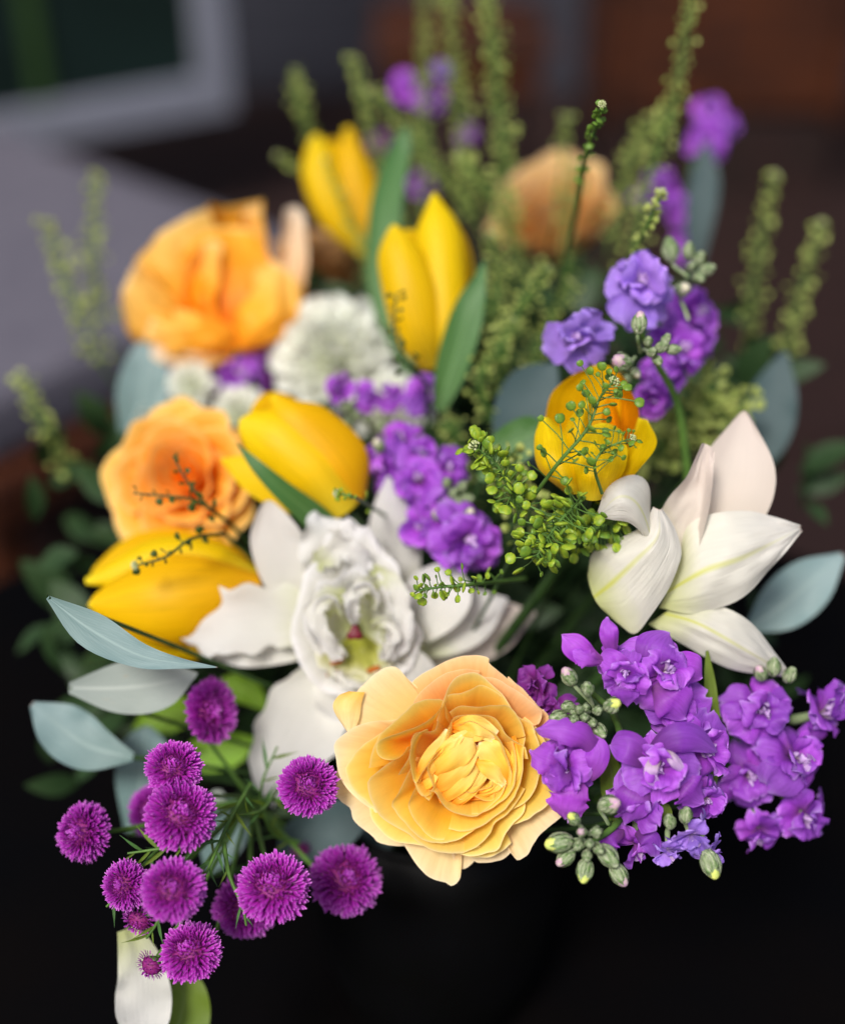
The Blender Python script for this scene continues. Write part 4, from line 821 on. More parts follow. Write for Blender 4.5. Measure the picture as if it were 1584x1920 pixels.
for k, (pp, kw) in enumerate([
    ([(1150, 1232, 4, 6), (1143, 1200, 10, 17), (1140, 1176, 10, 16), (1138, 1156, 6, 3)], dict(arc=30)),
    ([(1128, 1240, 4, 6), (1100, 1230, 8, 20), (1075, 1210, 8, 24), (1053, 1192, 4, 8)], dict(arc=-40, tip='round')),
    ([(1130, 1244, 6, 5), (1108, 1238, 10, 14), (1086, 1230, 10, 16), (1066, 1224, 8, 8)], dict(arc=30, tip='round', jag=2)),
    ([(1215, 1275, -2, 8), (1225, 1235, 4, 38), (1238, 1210, 4, 44), (1255, 1188, -2, 24)], dict(arc=35, tip='round')),
    ([(1240, 1280, -2, 8), (1275, 1262, 3, 36), (1298, 1262, 2, 38), (1316, 1270, -4, 24)], dict(arc=35, tip='round')),
    ([(1225, 1285, 2, 8), (1250, 1310, 7, 34), (1270, 1325, 6, 40), (1285, 1345, 0, 26)], dict(arc=30, tip='round')),
    ([(1185, 1268, 4, 6), (1160, 1250, 9, 22), (1142, 1240, 8, 24), (1124, 1232, 4, 12)], dict(arc=-35, tip='round')),
    ([(1180, 1270, 4, 6), (1172, 1290, 9, 24), (1172, 1305, 8, 26), (1176, 1325, 4, 14)], dict(arc=35, tip='round', jag=2)),
    ([(1112, 1440, 4, 6), (1100, 1392, 14, 24), (1058, 1372, 17, 26), (1004, 1368, 12, 14)], dict(arc=45, tip='round', jag=2)),
    ([(1088, 1470, 4, 6), (1112, 1440, 12, 20), (1120, 1405, 12, 22), (1104, 1372, 6, 8)], dict(arc=40, tip='round')),
    ([(1062, 1455, 6, 8), (1068, 1485, 13, 34), (1064, 1510, 12, 36), (1060, 1536, 6, 22)], dict(arc=35, tip='round', jag=3)),
    ([(1070, 1440, 8, 6), (1040, 1428, 15, 26), (1015, 1418, 14, 30), (992, 1408, 8, 18)], dict(arc=35, tip='round', jag=3)),
    ([(1072, 1444, 9, 6), (1052, 1452, 16, 20), (1038, 1458, 15, 24), (1020, 1466, 10, 14)], dict(arc=-30, tip='round', jag=3)),
    ([(1205, 1430, 8, 8), (1255, 1388, 18, 26), (1300, 1385, 18, 28), (1345, 1410, 10, 10)], dict(arc=40, tip='round')),
    ([(1222, 1440, 6, 8), (1190, 1408, 14, 28), (1165, 1398, 13, 28), (1143, 1396, 8, 10)], dict(arc=-30, tip='round')),
    ([(1215, 1460, 6, 8), (1192, 1492, 13, 34), (1180, 1520, 11, 32), (1172, 1546, 6, 12)], dict(arc=35, tip='round')),
    ([(1255, 1462, 6, 8), (1285, 1478, 13, 30), (1300, 1490, 11, 32), (1318, 1506, 6, 16)], dict(arc=32, tip='round', jag=2)),
    ([(1235, 1420, 12, 5), (1222, 1436, 20, 12), (1220, 1456, 20, 12), (1232, 1472, 16, 4)], dict(arc=-40, m='stock_heart')),
    ([(1232, 1408, 12, 4), (1255, 1418, 20, 10), (1272, 1438, 20, 10), (1282, 1460, 15, 3)], dict(arc=40, m='stock_heart')),
    ([(1170, 1560, -2, 6), (1150, 1570, 4, 18), (1140, 1590, 4, 20), (1150, 1622, 0, 6)], dict(arc=30)),
    ([(1190, 1560, -2, 6), (1210, 1570, 4, 20), (1222, 1585, 4, 20), (1226, 1606, 0, 6)], dict(arc=30)),
]):
    mt_ = kw.pop('m', 'stock'); spine_petal('petal', pp, .60, M_[mt_], sf, seed=k * 1.37, ruffle=1.1, freq=1.5, nu=15, nv=20, **kw)
stock('pale bud tipped stock spike hanging at the bottom right under the florets', [(1150, 1470, -60), (1170, 1510, -30), (1150, 1550, -6), (1105, 1582, 4)], .592, [
    (1292, 1560, -4, 48, (.2, -.7, .6), 'stock_lilac'), (1250, 1590, -6, 38, (-.1, -.9, .4), 'stock_lilac'), (1325, 1590, -8, 36, (.3, -.9, .3), 'stock_lilac')],
    [(1142, 1508, 14, 24, (.6, .3, .8), 'p', (1140, 1545, 0)), (1075, 1535, 14, 16, (-.5, .6, .6), 'y', (1105, 1565, 2)), (1048, 1580, 10, 26, (-1, -.1, .3), 'y', (1095, 1575, 2)), (1060, 1608, 8, 20, (-.8, -.6, .3), 'p', (1095, 1585, 2)),
     (1096, 1632, 8, 22, (-.2, -1, .3), 'y', (1105, 1590, 2)), (1140, 1605, 8, 24, (.6, -.7, .5), 'g', (1115, 1585, 2)), (1160, 1640, 4, 22, (.6, -1, .2), 'p', (1130, 1600, 0)), (1118, 1560, 16, 16, (.2, .3, 1), 'g'),
     (1090, 1560, 16, 14, (-.3, .3, 1), 'p'), (1084, 1585, 15, 14, (-.3, -.2, 1), 'g'), (1105, 1582, 17, 13, (0, 0, 1), 'g'), (1122, 1592, 14, 14, (.4, -.2, 1), 'g'), (1100, 1604, 13, 13, (0, -.6, 1), 'g'),
     (1255, 1540, 6, 16, (-.2, .9, .5), 'g'), (1285, 1528, 6, 17, (.1, .9, .5), 'g'), (1332, 1620, 6, 26, (.3, -1, .3), 'y')], seed=8)
stock('lilac stock with loose florets and fuzzy buds at upper right above the open tulip', [(1290, 900, -50), (1270, 760, -30), (1230, 680, -10), (1200, 620, 4)], .655, [
    (1200, 540, -22, 80, (.0, .25, 1), 'stock_lilac'), (1090, 640, -14, 66, (-.4, .1, 1), 'stock_lilac'), (1262, 660, -50, 64, (.4, .1, .8)), (1290, 590, -70, 60, (.5, .2, .8)),
    (1222, 745, -40, 40, (.1, -.4, .8)), (1235, 700, -50, 50, (0, 0, 1)), (1300, 640, -80, 50, (.3, 0, 1))],
    [(1198, 605, 24, 20, (.1, 1, .2), 'p', (1200, 660, 10)), (1165, 680, 22, 26, (-.6, .2, 1), 'p', (1190, 670, 5)), (1240, 650, 20, 15, (.5, .4, .6), 'g', (1205, 655, 5)), (1262, 655, 18, 14, (1, 0, .3), 'g', (1230, 660, 8)),
     (1222, 660, 24, 13, (.3, .3, 1), 'g'), (1232, 676, 20, 13, (.3, -.6, .8), 'g'), (1215, 640, 22, 12, (0, .6, 1), 'g'), (1248, 636, 20, 12, (.4, .8, .6), 'g'),
     (1280, 542, -24, 20, (.2, 0, 1), 'w', (1290, 600, -30)), (1256, 468, -30, 22, (-.2, 1, .2), 'g', (1290, 520, -30)), (1290, 470, -30, 16, (0, 1, .6), 'g'), (1310, 485, -30, 16, (.3, .6, .8), 'g'), (1296, 500, -26, 14, (0, .2, 1), 'g'),
     (1325, 505, -30, 16, (.7, .2, .6), 'g'), (1310, 520, -28, 15, (.3, -.5, .8), 'g'), (1192, 700, -5, 12, (.2, -.6, .8), 'w'), (1175, 712, -8, 11, (-.2, -.6, .8), 'g')], mt='stock', seed=12)
stock('purple stock in the middle of the bouquet between lily and green sprigs', [(900, 1200, -50), (860, 1040, -30), (820, 930, -10), (790, 850, -4)], .70, [
    (872, 1008, 14, 70, (.25, -.2, 1)), (795, 985, -2, 46, (-.4, -.1, 1)), (785, 905, -4, 54, (-.2, .1, 1)), (835, 880, -12, 50, (.3, .3, 1)), (722, 862, -20, 48, (-.5, .3, .9)),
    (755, 830, -24, 42, (-.1, .6, .8)), (820, 940, -4, 44, (.2, 0, 1)), (745, 905, -24, 42, (-.5, -.2, .8)), (900, 1030, 0, 44, (.7, -.4, .6)), (790, 860, -14, 42, (.1, .6, .8))],
    [(880, 965, 20, 16, (.2, .6, .8), 'w'), (820, 965, 8, 15, (-.2, .4, .9), 'w'), (850, 925, 8, 14, (.2, .4, .9), 'g'), (866, 912, 6, 13, (.5, .5, .8), 'g'), (838, 905, 8, 13, (0, .6, 1), 'g'), (858, 940, 8, 13, (.3, 0, 1), 'g'), (710, 835, -2, 16, (-.3, .6, .8), 'w'), (875, 935, 4, 14, (.8, 0, .6), 'g')], seed=17)
stock('small dark purple stock top in front of the white chrysanthemum', [(740, 900, -40), (700, 820, -20), (680, 760, -6)], .76, [
    (636, 726, 10, 34, (-.5, .3, .8)), (690, 745, 4, 32, (.0, .2, 1)), (795, 742, 2, 40, (.4, .2, .9)), (735, 748, 0, 30, (.1, .3, 1)), (622, 800, -8, 22, (-.6, -.2, .7), 'stock_dark')],
    [(655, 765, 10, 16, (-.2, .4, 1), 'g'), (670, 780, 10, 15, (0, 0, 1), 'g'), (650, 795, 8, 15, (-.3, -.3, 1), 'g'), (630, 818, 4, 15, (-.5, -.5, .8), 'w'), (690, 785, 6, 14, (.3, .2, 1), 'g'), (715, 800, 4, 15, (.4, 0, .9), 'g')], seed=23)
stock('blurred purple stock at left below the upper orange rose', [(430, 860, -60), (420, 760, -30), (400, 700, -8)], .86, [
    (330, 676, 0, 46, (-.4, .2, 1), 'stock_lilac'), (345, 650, -10, 36, (-.2, .5, .8), 'stock_lilac'), (450, 700, 6, 50, (.1, .1, 1)), (492, 660, -4, 36, (.5, .3, .8)), (420, 670, -8, 40, (0, .4, .8)), (470, 730, 0, 36, (.2, -.3, .9))],
    [(375, 700, 4, 18, (-.2, .5, .8), 'w'), (388, 676, 4, 17, (0, .6, .8), 'w')], seed=29)
stock('far purple stock among the tall green sprigs at top centre', [(800, 420, -60), (800, 260, -20), (805, 150, -4)], 1.02, [
    (760, 160, 0, 30, (-.4, .3, .8)), (812, 188, 0, 34, (.1, 0, 1), 'stock'), (828, 134, 0, 24, (.3, .5, .8), 'stock_lilac'), (790, 350, 0, 30, (0, .2, 1)), (712, 265, -6, 26, (-.4, .2, 1), 'stock_dark'), (875, 250, -6, 22, (.3, .2, 1))], seed=31)
stock('far purple stock to the right of the peach rose', [(1280, 520, -60), (1290, 380, -20), (1310, 230, -4)], .96, [
    (1240, 352, 0, 38, (-.3, .3, .8)), (1325, 205, 0, 32, (.1, 0, 1)), (1322, 270, 0, 40, (.1, .2, .8)), (1345, 235, 0, 34, (.5, 0, .8)), (1280, 400, -6, 34, (0, .2, 1)), (1290, 460, -6, 34, (0, .2, 1)), (1200, 370, -6, 22, (-.4, 0, 1))], seed=37)
stock('outermost purple stock below and right of the cream lily', [(1400, 1480, -70), (1460, 1400, -30), (1440, 1330, -8)], .64, [
    (1420, 1330, 0, 70, (.2, .2, 1)), (1480, 1420, 0, 74, (.4, .1, 1)), (1400, 1450, -8, 64, (0, -.1, 1)), (1530, 1340, -10, 66, (.6, .3, .8)), (1500, 1520, -6, 60, (.4, -.4, .8)), (1420, 1550, -10, 50, (.1, -.8, .6))],
    [(1450, 1250, 4, 18, (0, 1, .4), 'g'), (1480, 1265, 4, 17, (.3, .8, .6), 'g'), (1425, 1262, 4, 17, (-.4, .8, .6), 'p')], seed=41)

# ------------------------------------------------------------------ button chrysanthemums
def strap(mb, M, Ln, W, curl, rr):
    g_ = []
    for j in range(6):
        t = j / 5; w = W * lin([0, .3, .75, .92, 1], [.5, .85, 1, .75, .25], t)
        for i in range(4):
            u = 2 * i / 3 - 1
            g_.append(M @ Vector((Ln * t - .0, u * w, curl * Ln * t * t + .9 * w * u * u)))
    mb.grid(g_, 4, 6)
def button(label, px, py, D, r_px, axis, seed, flat_=.80, squash=(1, 1), stem_dir=None, n=620, name='button_chrysanthemum', mt='mum'):
    rr = random.Random(seed); r = r_px * D / FPX
    r_px *= .86; r *= .86; flat_ *= rr.uniform(.85, 1.12)
    M = frame(P(px, py, D), cdir(*axis), rr.uniform(0, 6.28)); rt = root(name, M, label, 'chrysanthemum', 'magenta button chrysanthemums')
    mb = MB()
    for k in range(n):
        f = (k + .5) / n; th = math.acos(1 - 1.34 * f) ; ph = k * 2.39996 + rr.uniform(-.12, .12)
        th += rr.uniform(-.05, .05)
        d = Vector((math.sin(th) * math.cos(ph), math.sin(th) * math.sin(ph), math.cos(th)))
        tang = Vector((math.cos(th) * math.cos(ph), math.cos(th) * math.sin(ph), -math.sin(th)))
        cr = .77 + .04 * rr.random()
        pos = Vector((d.x * r * cr, d.y * r * cr, d.z * r * cr * flat_))
        lead = (d * (.62 + .5 * max(0, 1 - f * 3)) + tang * (.72 * min(1, f * 4))).normalized()
        side = d.cross(tang).normalized()
        up = lead.cross(side); up = -up if up.dot(d) < 0 else up
        side = up.cross(lead)
        X = Matrix((lead, side, up)).transposed().to_4x4(); X.translation = pos
        clump = nz(d.x * 2.2 + seed * 7, d.y * 2.2, d.z * 2.2)
        Ln = r * (.15 + .15 * min(1, f * 3)) * rr.uniform(.85, 1.10) * (1 + .18 * clump)
        X = X @ Matrix.Rotation(clump * .5, 4, 'Z')
        strap(mb, X @ Matrix.Rotation(rr.uniform(-.25, .25), 4, 'X') @ Matrix.Rotation(rr.uniform(-.15, .15), 4, 'Z'), Ln, r * .052 * rr.uniform(.7, 1.3), rr.uniform(.35, 1.0), rr)
    o = mb.build_local('florets', M_[mt], rt); o['kind'] = 'stuff'
    mb = MB(); mb.blob(Matrix.Identity(4), [(.0001, r * .76 * flat_), (r * .38, r * .66 * flat_), (r * .66, r * .38 * flat_), (r * .76, 0), (r * .5, -r * .2), (.0001, -r * .25)], 20); mb.build_local('heart', M_['mum_core'], rt)
    mb = MB(); mb.blob(Matrix.Identity(4), [(.0008, -r * .5), (r * .25, -r * .42), (r * .55, -r * .22), (r * .62, -r * .06), (r * .5, -r * .1)], 18, fn=lambda w, z: 1 + .06 * math.cos(9 * w)); mb.build_local('calyx', M_['stem'], rt)
    ax = M.to_3x3().col[2].normalized(); st = M.translation - ax * r * .45
    sdn = cdir(*stem_dir) if stem_dir else -ax
    J = P(470, 1500, .70)
    mb = MB(); L = (J - st).length; mb.tube(bezier(st, st - ax * L * .25, J + (st - J) * .35 + sdn * .0, J, 12), .0011, 7); mb.build('stem', M_['stem'], rt)
    return rt
button('magenta button flower on the left, upper one of the overlapping sharp pair', 326, 1440, .600, 55, (.15, .7, .8), 1)
button('magenta button flower on the left, lower one of the overlapping sharp pair', 338, 1530, .590, 69, (.35, .6, .8), 2)
button('magenta button flower just left of the front rose', 578, 1474, .602, 58, (.15, .5, .9), 3)
button('magenta button flower at bottom centre left, largest and sharpest', 513, 1664, .592, 70, (-.05, .85, .75), 4)
button('magenta button flower below the rose, rightmost of the cluster', 648, 1650, .645, 68, (.3, .5, .8), 5)
button('magenta button flower above the others, soft focus beside the white lily', 398, 1334, .660, 62, (.85, .15, .6), 6, flat_=.35)
button('magenta button flower on the left above the lowest one, slightly soft', 325, 1668, .575, 62, (.1, .55, .8), 7)
button('magenta button flower lowest in the bouquet at bottom left', 358, 1785, .598, 60, (-.2, .8, .7), 8)
button('magenta button flower tucked behind the largest one, mostly hidden', 462, 1700, .64, 62, (.0, -.3, 1), 9)
button('magenta button flower blurred behind the overlapping pair', 290, 1520, .67, 52, (-.5, .2, 1), 10)
button('small magenta button bud seen side on at bottom left', 288, 1806, .60, 32, (-.5, -.7, .4), 11, n=110, flat_=1.1)
button('magenta button flower left of the soft one, partly behind it', 236, 1660, .60, 48, (-.5, .2, .8), 12)
button('small pinkish magenta bud blurred between the two lower right buttons', 565, 1595, .70, 24, (.2, -.7, .7), 13, n=90)
button('small magenta button half hidden at far left under the soft one', 262, 1725, .61, 34, (-.3, -.5, .8), 14, n=120)
button('magenta button flower outermost on the left side', 160, 1560, .63, 56, (-.6, .2, .8), 15)

# thin leaves among the buttons
def needle_spray(label, path, D, n, Ln, seed, mat='stem'):
    rr = random.Random(seed); q0 = path[0]
    rt = root('needle_foliage', frame(P(q0[0], q0[1], D), cdir(0, 1, .2)), label, 'foliage', 'thin leaved sprays among the buttons')
    pts = [P(q[0], q[1], D - q[2] * .001) for q in [crom(path, k / 14) for k in range(15)]]
    mb = MB(); mb.tube(pts, [.0011 - .0006 * k / 14 for k in range(15)], 7); mb.build('stem', M_[mat], rt)
    for k in range(n):
        t = .1 + .9 * k / n; i = min(int(t * 14), 13); p = pts[i].lerp(pts[i + 1], t * 14 - i); T = (pts[i + 1] - pts[i]).normalized()
        sd_ = T.cross(-FWD).normalized() * (1 if k % 2 else -1)
        d = (T * rr.uniform(.5, 1) + sd_ * rr.uniform(.4, .9) - FWD * rr.uniform(-.3, .5)).normalized()
        l = Ln * rr.uniform(.6, 1.2); w = l * .06; nrm = (-FWD + Vector((rr.uniform(-.5, .5), 0, rr.uniform(-.5, .5)))).normalized(); s2 = d.cross(nrm).normalized(); n2 = s2.cross(d)
        g_ = []
        for j in range(8):
            v = j / 7
            for a in range(3):
                u = a - 1; ww = w * math.sin(min(1, v * 1.1 + .12) * 3.0) ** .8 if v < .95 else w * .1
                g_.append(p + d * l * v + s2 * u * ww + n2 * (-.18 * l * v * v + abs(u) * ww * .4))
        mb = MB(); mb.grid(g_, 3, 8); mb.build('leaflet', M_['leaf_olive' if rr.random() < .5 else 'leaf'], rt)
needle_spray('thin green spray between the overlapping pair and the largest button', [(470, 1470, -40), (430, 1540, -10), (395, 1620, 8), (378, 1650, 10)], .605, 12, .012, 1)
needle_spray('thin green spray running left under the overlapping pair', [(440, 1520, -40), (380, 1580, -8), (310, 1590, 0), (240, 1600, 0)], .61, 13, .013, 2)
needle_spray('thin green spray pointing right from the button stems', [(520, 1480, -50), (490, 1520, -20), (440, 1530, -4), (425, 1540, 0)], .62, 7, .011, 3)
needle_spray('thin stalk with narrow leaf crossing in front of the hidden button', [(420, 1580, -10), (430, 1640, 0), (455, 1700, 6), (462, 1735, 6)], .60, 5, .009, 4)
needle_spray('short spray above the lowest button', [(330, 1640, -20), (300, 1720, -6), (275, 1760, 0)], .60, 8, .011, 5)
needle_spray('blurred green spray behind the buttons near the lily', [(560, 1580, -70), (510, 1560, -60), (490, 1480, -50), (520, 1400, -50)], .61, 10, .014, 6)
needle_spray('small needle spray at far left below the eucalyptus', [(330, 1560, -30), (280, 1610, -10), (240, 1660, 0), (200, 1700, 0)], .605, 9, .012, 7)

# ------------------------------------------------------------------ white chrysanthemum and small white blooms
WP = []
for s in range(4):
    mb = MB(); g_ = []
    for j in range(9):
        t = j / 8; w = .23 * lin([0, .3, .75, .93, 1], [.4, .7, 1, .75, .2], t)
        for i in range(5):
            u = 2 * i / 4 - 1
            g_.append(Vector((t, u * w, .35 * t * t + .5 * w * u * u * 3 + .04 * nz(t * 3, s * 5.0))))
    mb.grid(g_, 5, 9); WP.append(mb.mesh('petal', M_['white_mum']))
def pompon(label, px, py, D, r_px, axis, seed, n=84, name='white_chrysanthemum'):
    rr = random.Random(seed); r = r_px * D / FPX; M = frame(P(px, py, D), cdir(*axis), 0)
    rt = root(name, M, label, 'chrysanthemum', 'white chrysanthemums')
    mb = MB(); mb.blob(Matrix.Identity(4), [(.0001, r * .28), (r * .2, r * .22), (r * .3, 0), (.0001, -r * .3)], 16); mb.build_local('heart', M_['white_mum'], rt)
    for k in range(n):
        f = (k + .5) / n; th = math.acos(1 - 1.2 * f); ph = k * 2.39996
        d = Vector((math.sin(th) * math.cos(ph), math.sin(th) * math.sin(ph), math.cos(th))); tang = Vector((math.cos(th) * math.cos(ph), math.cos(th) * math.sin(ph), -math.sin(th)))
        lead = (d + tang * .3).normalized(); side = d.cross(tang).normalized(); up = lead.cross(side); up = -up if up.dot(-tang) < 0 else up; side = up.cross(lead)
        X = Matrix((lead, side, up)).transposed().to_4x4(); X.translation = d * r * .18
        o = link(bpy.data.objects.new('petal', rr.choice(WP)), rt)
        o.matrix_local = X @ Matrix.Scale(r * rr.uniform(.72, .92) * (.7 + .3 * f), 4) @ Matrix.Rotation(rr.uniform(-.2, .2), 4, 'X')
    stem_to_vase(rt, P(px, py, D) - M.to_3x3().col[2] * r * .25, -M.to_3x3().col[2], .003, 'stem_dark')
pompon('large white chrysanthemum behind the purple stock, upper left of centre', 630, 672, .85, 118, (-.05, .25, 1), 1)
pompon('second white chrysanthemum lower and right, behind the small purple stock', 735, 775, .83, 78, (.2, .1, 1), 2, 80)
pompon('small white bloom above the left orange rose', 360, 722, .84, 46, (-.1, .3, 1), 3, 60)
pompon('creamy bloom beside the left orange rose, between it and the tulip', 450, 778, .84, 56, (.1, .4, 1), 4, 60)
pompon('pale bloom behind the left orange rose, hidden most', 285, 800, .85, 58, (-.2, .4, 1), 5, 60)

# ------------------------------------------------------------------ pennycress sprigs
def pod_geo(mb, M, r, n=9):
    prof = [(.0001, -.26), (.6, -.24), (.92, -.10), (1.0, 0), (.92, .10), (.6, .24), (.0001, .26)]
    mb.blob(M @ Matrix.Diagonal((r, r, r, 1)), prof, n, fn=lambda w, z: 1 - .22 * max(0, math.cos(w)) ** 8)
pm = {}
for k in ('pod', 'pod_lime', 'pod_far', 'pod_dark'):
    mb = MB(); pod_geo(mb, Matrix.Identity(4), 1.0, 10); pm[k] = mb.mesh('pod', M_[k])
SP = [0]
def sprig(label, path, D, rpx, spread, n, single=False, mat='pod', top=True, t0=.15, seed=None, taper=.5, name='pennycress_sprig', stem_r=.0008, planar=1.0, vase=True, smat=None, group='green pennycress sprigs'):
    SP[0] += 1; rr = random.Random(seed or SP[0] * 13); q0 = path[0]
    rt = root(name, frame(P(q0[0], q0[1], D - q0[2] * .001), cdir(0, 1, .2)), label, 'green sprig', group)
    K = 24; pts = [P(q[0], q[1], D - q[2] * .001) for q in [crom(path, k / K) for k in range(K + 1)]]
    smat = smat or ('stem' if mat != 'pod_dark' else 'stem_dark')
    mb = MB(); mb.tube(pts, [stem_r * (1.25 - .7 * k / K) for k in range(K + 1)], 7); mb.build('stem', M_[smat], rt)
    if vase: stem_to_vase(rt, pts[0], (NECK - pts[0]).normalized() + FWD * 1.3 + (pts[0] - pts[1]).normalized() * .2, stem_r * 1.2, 'stem_dark')
    ped = MB(); pods = MB(); a = rr.random() * 6; inv = rt.matrix_world.inverted()
    for k in range(n):
        t = t0 + (1 - t0) * (k + .5) / n; x = t * K; i = min(int(x), K - 1); p = pts[i].lerp(pts[i + 1], x - i); T = (pts[i + 1] - pts[i]).normalized()
        a += 2.4 + rr.uniform(-.4, .4); o1 = T.cross(-FWD).normalized(); o2 = T.cross(o1)
        lat = o1 * math.cos(a) + o2 * math.sin(a) * planar
        d = (lat * .9 + T * rr.uniform(.1, .7)).normalized()
        tp = 1 - taper * t
        L = spread * D / FPX * rr.uniform(.3, 1.15) * (1 + .5 * nz(t * 6, len(label) * .7)) * tp * (1 if rr.random() < .8 else .6)
        r = rpx * D / FPX * rr.uniform(.5, 1.3) * (1 - .35 * taper * t)
        e = p + d * L + Vector((0, 0, L * .05))
        ped.tube([p, p + d * L * .5 + T * L * .06, e], stem_r * .38, 4)
        nrm = (-FWD * rr.uniform(.2, 1) + Vector((rr.uniform(-1, 1), rr.uniform(-1, 1), rr.uniform(-1, 1)))).normalized()
        z = nrm - d * nrm.dot(d) * .8; z.normalize(); xx = (d - z * d.dot(z)).normalized(); yy = z.cross(xx)
        Mx = Matrix((xx, yy, z)).transposed().to_4x4(); Mx.translation = e + xx * r * .9
        if single:
            o = link(bpy.data.objects.new('pod', pm[mat if rr.random() < .75 else 'pod']), rt); o.matrix_local = inv @ Mx @ Matrix.Scale(r, 4)
        else: pod_geo(pods, Mx, r, 7)
    ped.build('pedicels', M_[smat], rt)['kind'] = 'stuff'
    if not single: pods.build('pods', M_[mat], rt)['kind'] = 'stuff'
    if top:
        tb_ = MB(); p = pts[-1]; T = (pts[-1] - pts[-2]).normalized()
        for k in range(26):
            f = (k + .5) / 26; th = math.acos(1 - 1.2 * f); ph = k * 2.4; o1 = T.orthogonal().normalized(); o2 = T.cross(o1)
            d = T * math.cos(th) + (o1 * math.cos(ph) + o2 * math.sin(ph)) * math.sin(th)
            rb = rpx * .8 * D / FPX; c = p + d * rb * 1.25; Mx = Matrix.Translation(c)
            tb_.blob(Mx @ Matrix.Scale(rb * .32, 4), [(.0001, -1), (.8, -.5), (1, .2), (.0001, 1)], 6)
            if k % 3 == 0: tb_.tube([p - T * rb * .6, c], stem_r * .3, 4)
        tb_.build('flower_buds', M_['tiny_bud'], rt)['kind'] = 'stuff'
    return rt
sprig('sharp green sprig with round pods crossing in front of the open tulip', [(990, 945, -25), (1045, 870, 2), (1100, 805, 10), (1125, 745, 10), (1150, 716, 8)], .600, 9.5, 62, 46, single=True, taper=.35, stem_r=.0008, planar=.5, vase=False)
sprig('finer green sprig right of it ending in tiny white buds over the tulip', [(1128, 925, -10), (1114, 875, 6), (1130, 845, 8), (1160, 830, 8), (1184, 822, 8)], .600, 7, 44, 26, single=True, taper=.5, planar=.5, stem_r=.0006, vase=False)
sprig('dense lime green sprig hanging down below the open tulip', [(1110, 920, -20), (1060, 965, -6), (1025, 1010, 0), (1005, 1045, 2)], .602, 12, 66, 95, single=True, mat='pod_lime', top=False, taper=.25, vase=False)
sprig('dense green sprig between the hanging sprig and the right lily', [(1190, 945, -30), (1150, 975, -14), (1100, 995, -10), (1050, 990, -10)],   .615, 11, 56, 90, single=True, mat='pod_lime', top=False, taper=.2, vase=False)
sprig('lime green sprig curving up to the left of the open tulip', [(985, 985, -20), (960, 925, -6), (930, 870, -2), (890, 838, 0)], .610, 11, 46, 88, single=True, mat='pod_lime', taper=.3)
sprig('small bright green sprig lying over the white lily petal', [(985, 1085, -70), (885, 1096, -6), (830, 1100, 0), (783, 1108, 2)], .606, 8.5, 32, 42, single=True, mat='pod_lime', taper=.2, top=False, vase=False)
sprig('soft green sprig mass behind the hanging lime sprigs', [(1060, 1060, -50), (1000, 980, -40), (960, 900, -40), (950, 850, -40)], .63, 10, 60, 90, mat='pod_far', top=False)
sprig('thin sharp topped sprig rising above the peach rose', [(1080, 400, -120), (1098, 290, -50), (1118, 235, -10), (1128, 196, 6)], .625, 7, 11, 34, top=True, taper=.3, mat='pod', stem_r=.0012)
sprig('thin pale topped sprig rising behind the lilac stock', [(1180, 500, -60), (1205, 440, -20), (1228, 390, -8), (1240, 362, -4)], .66, 8, 12, 34, top=True, mat='pod_far')
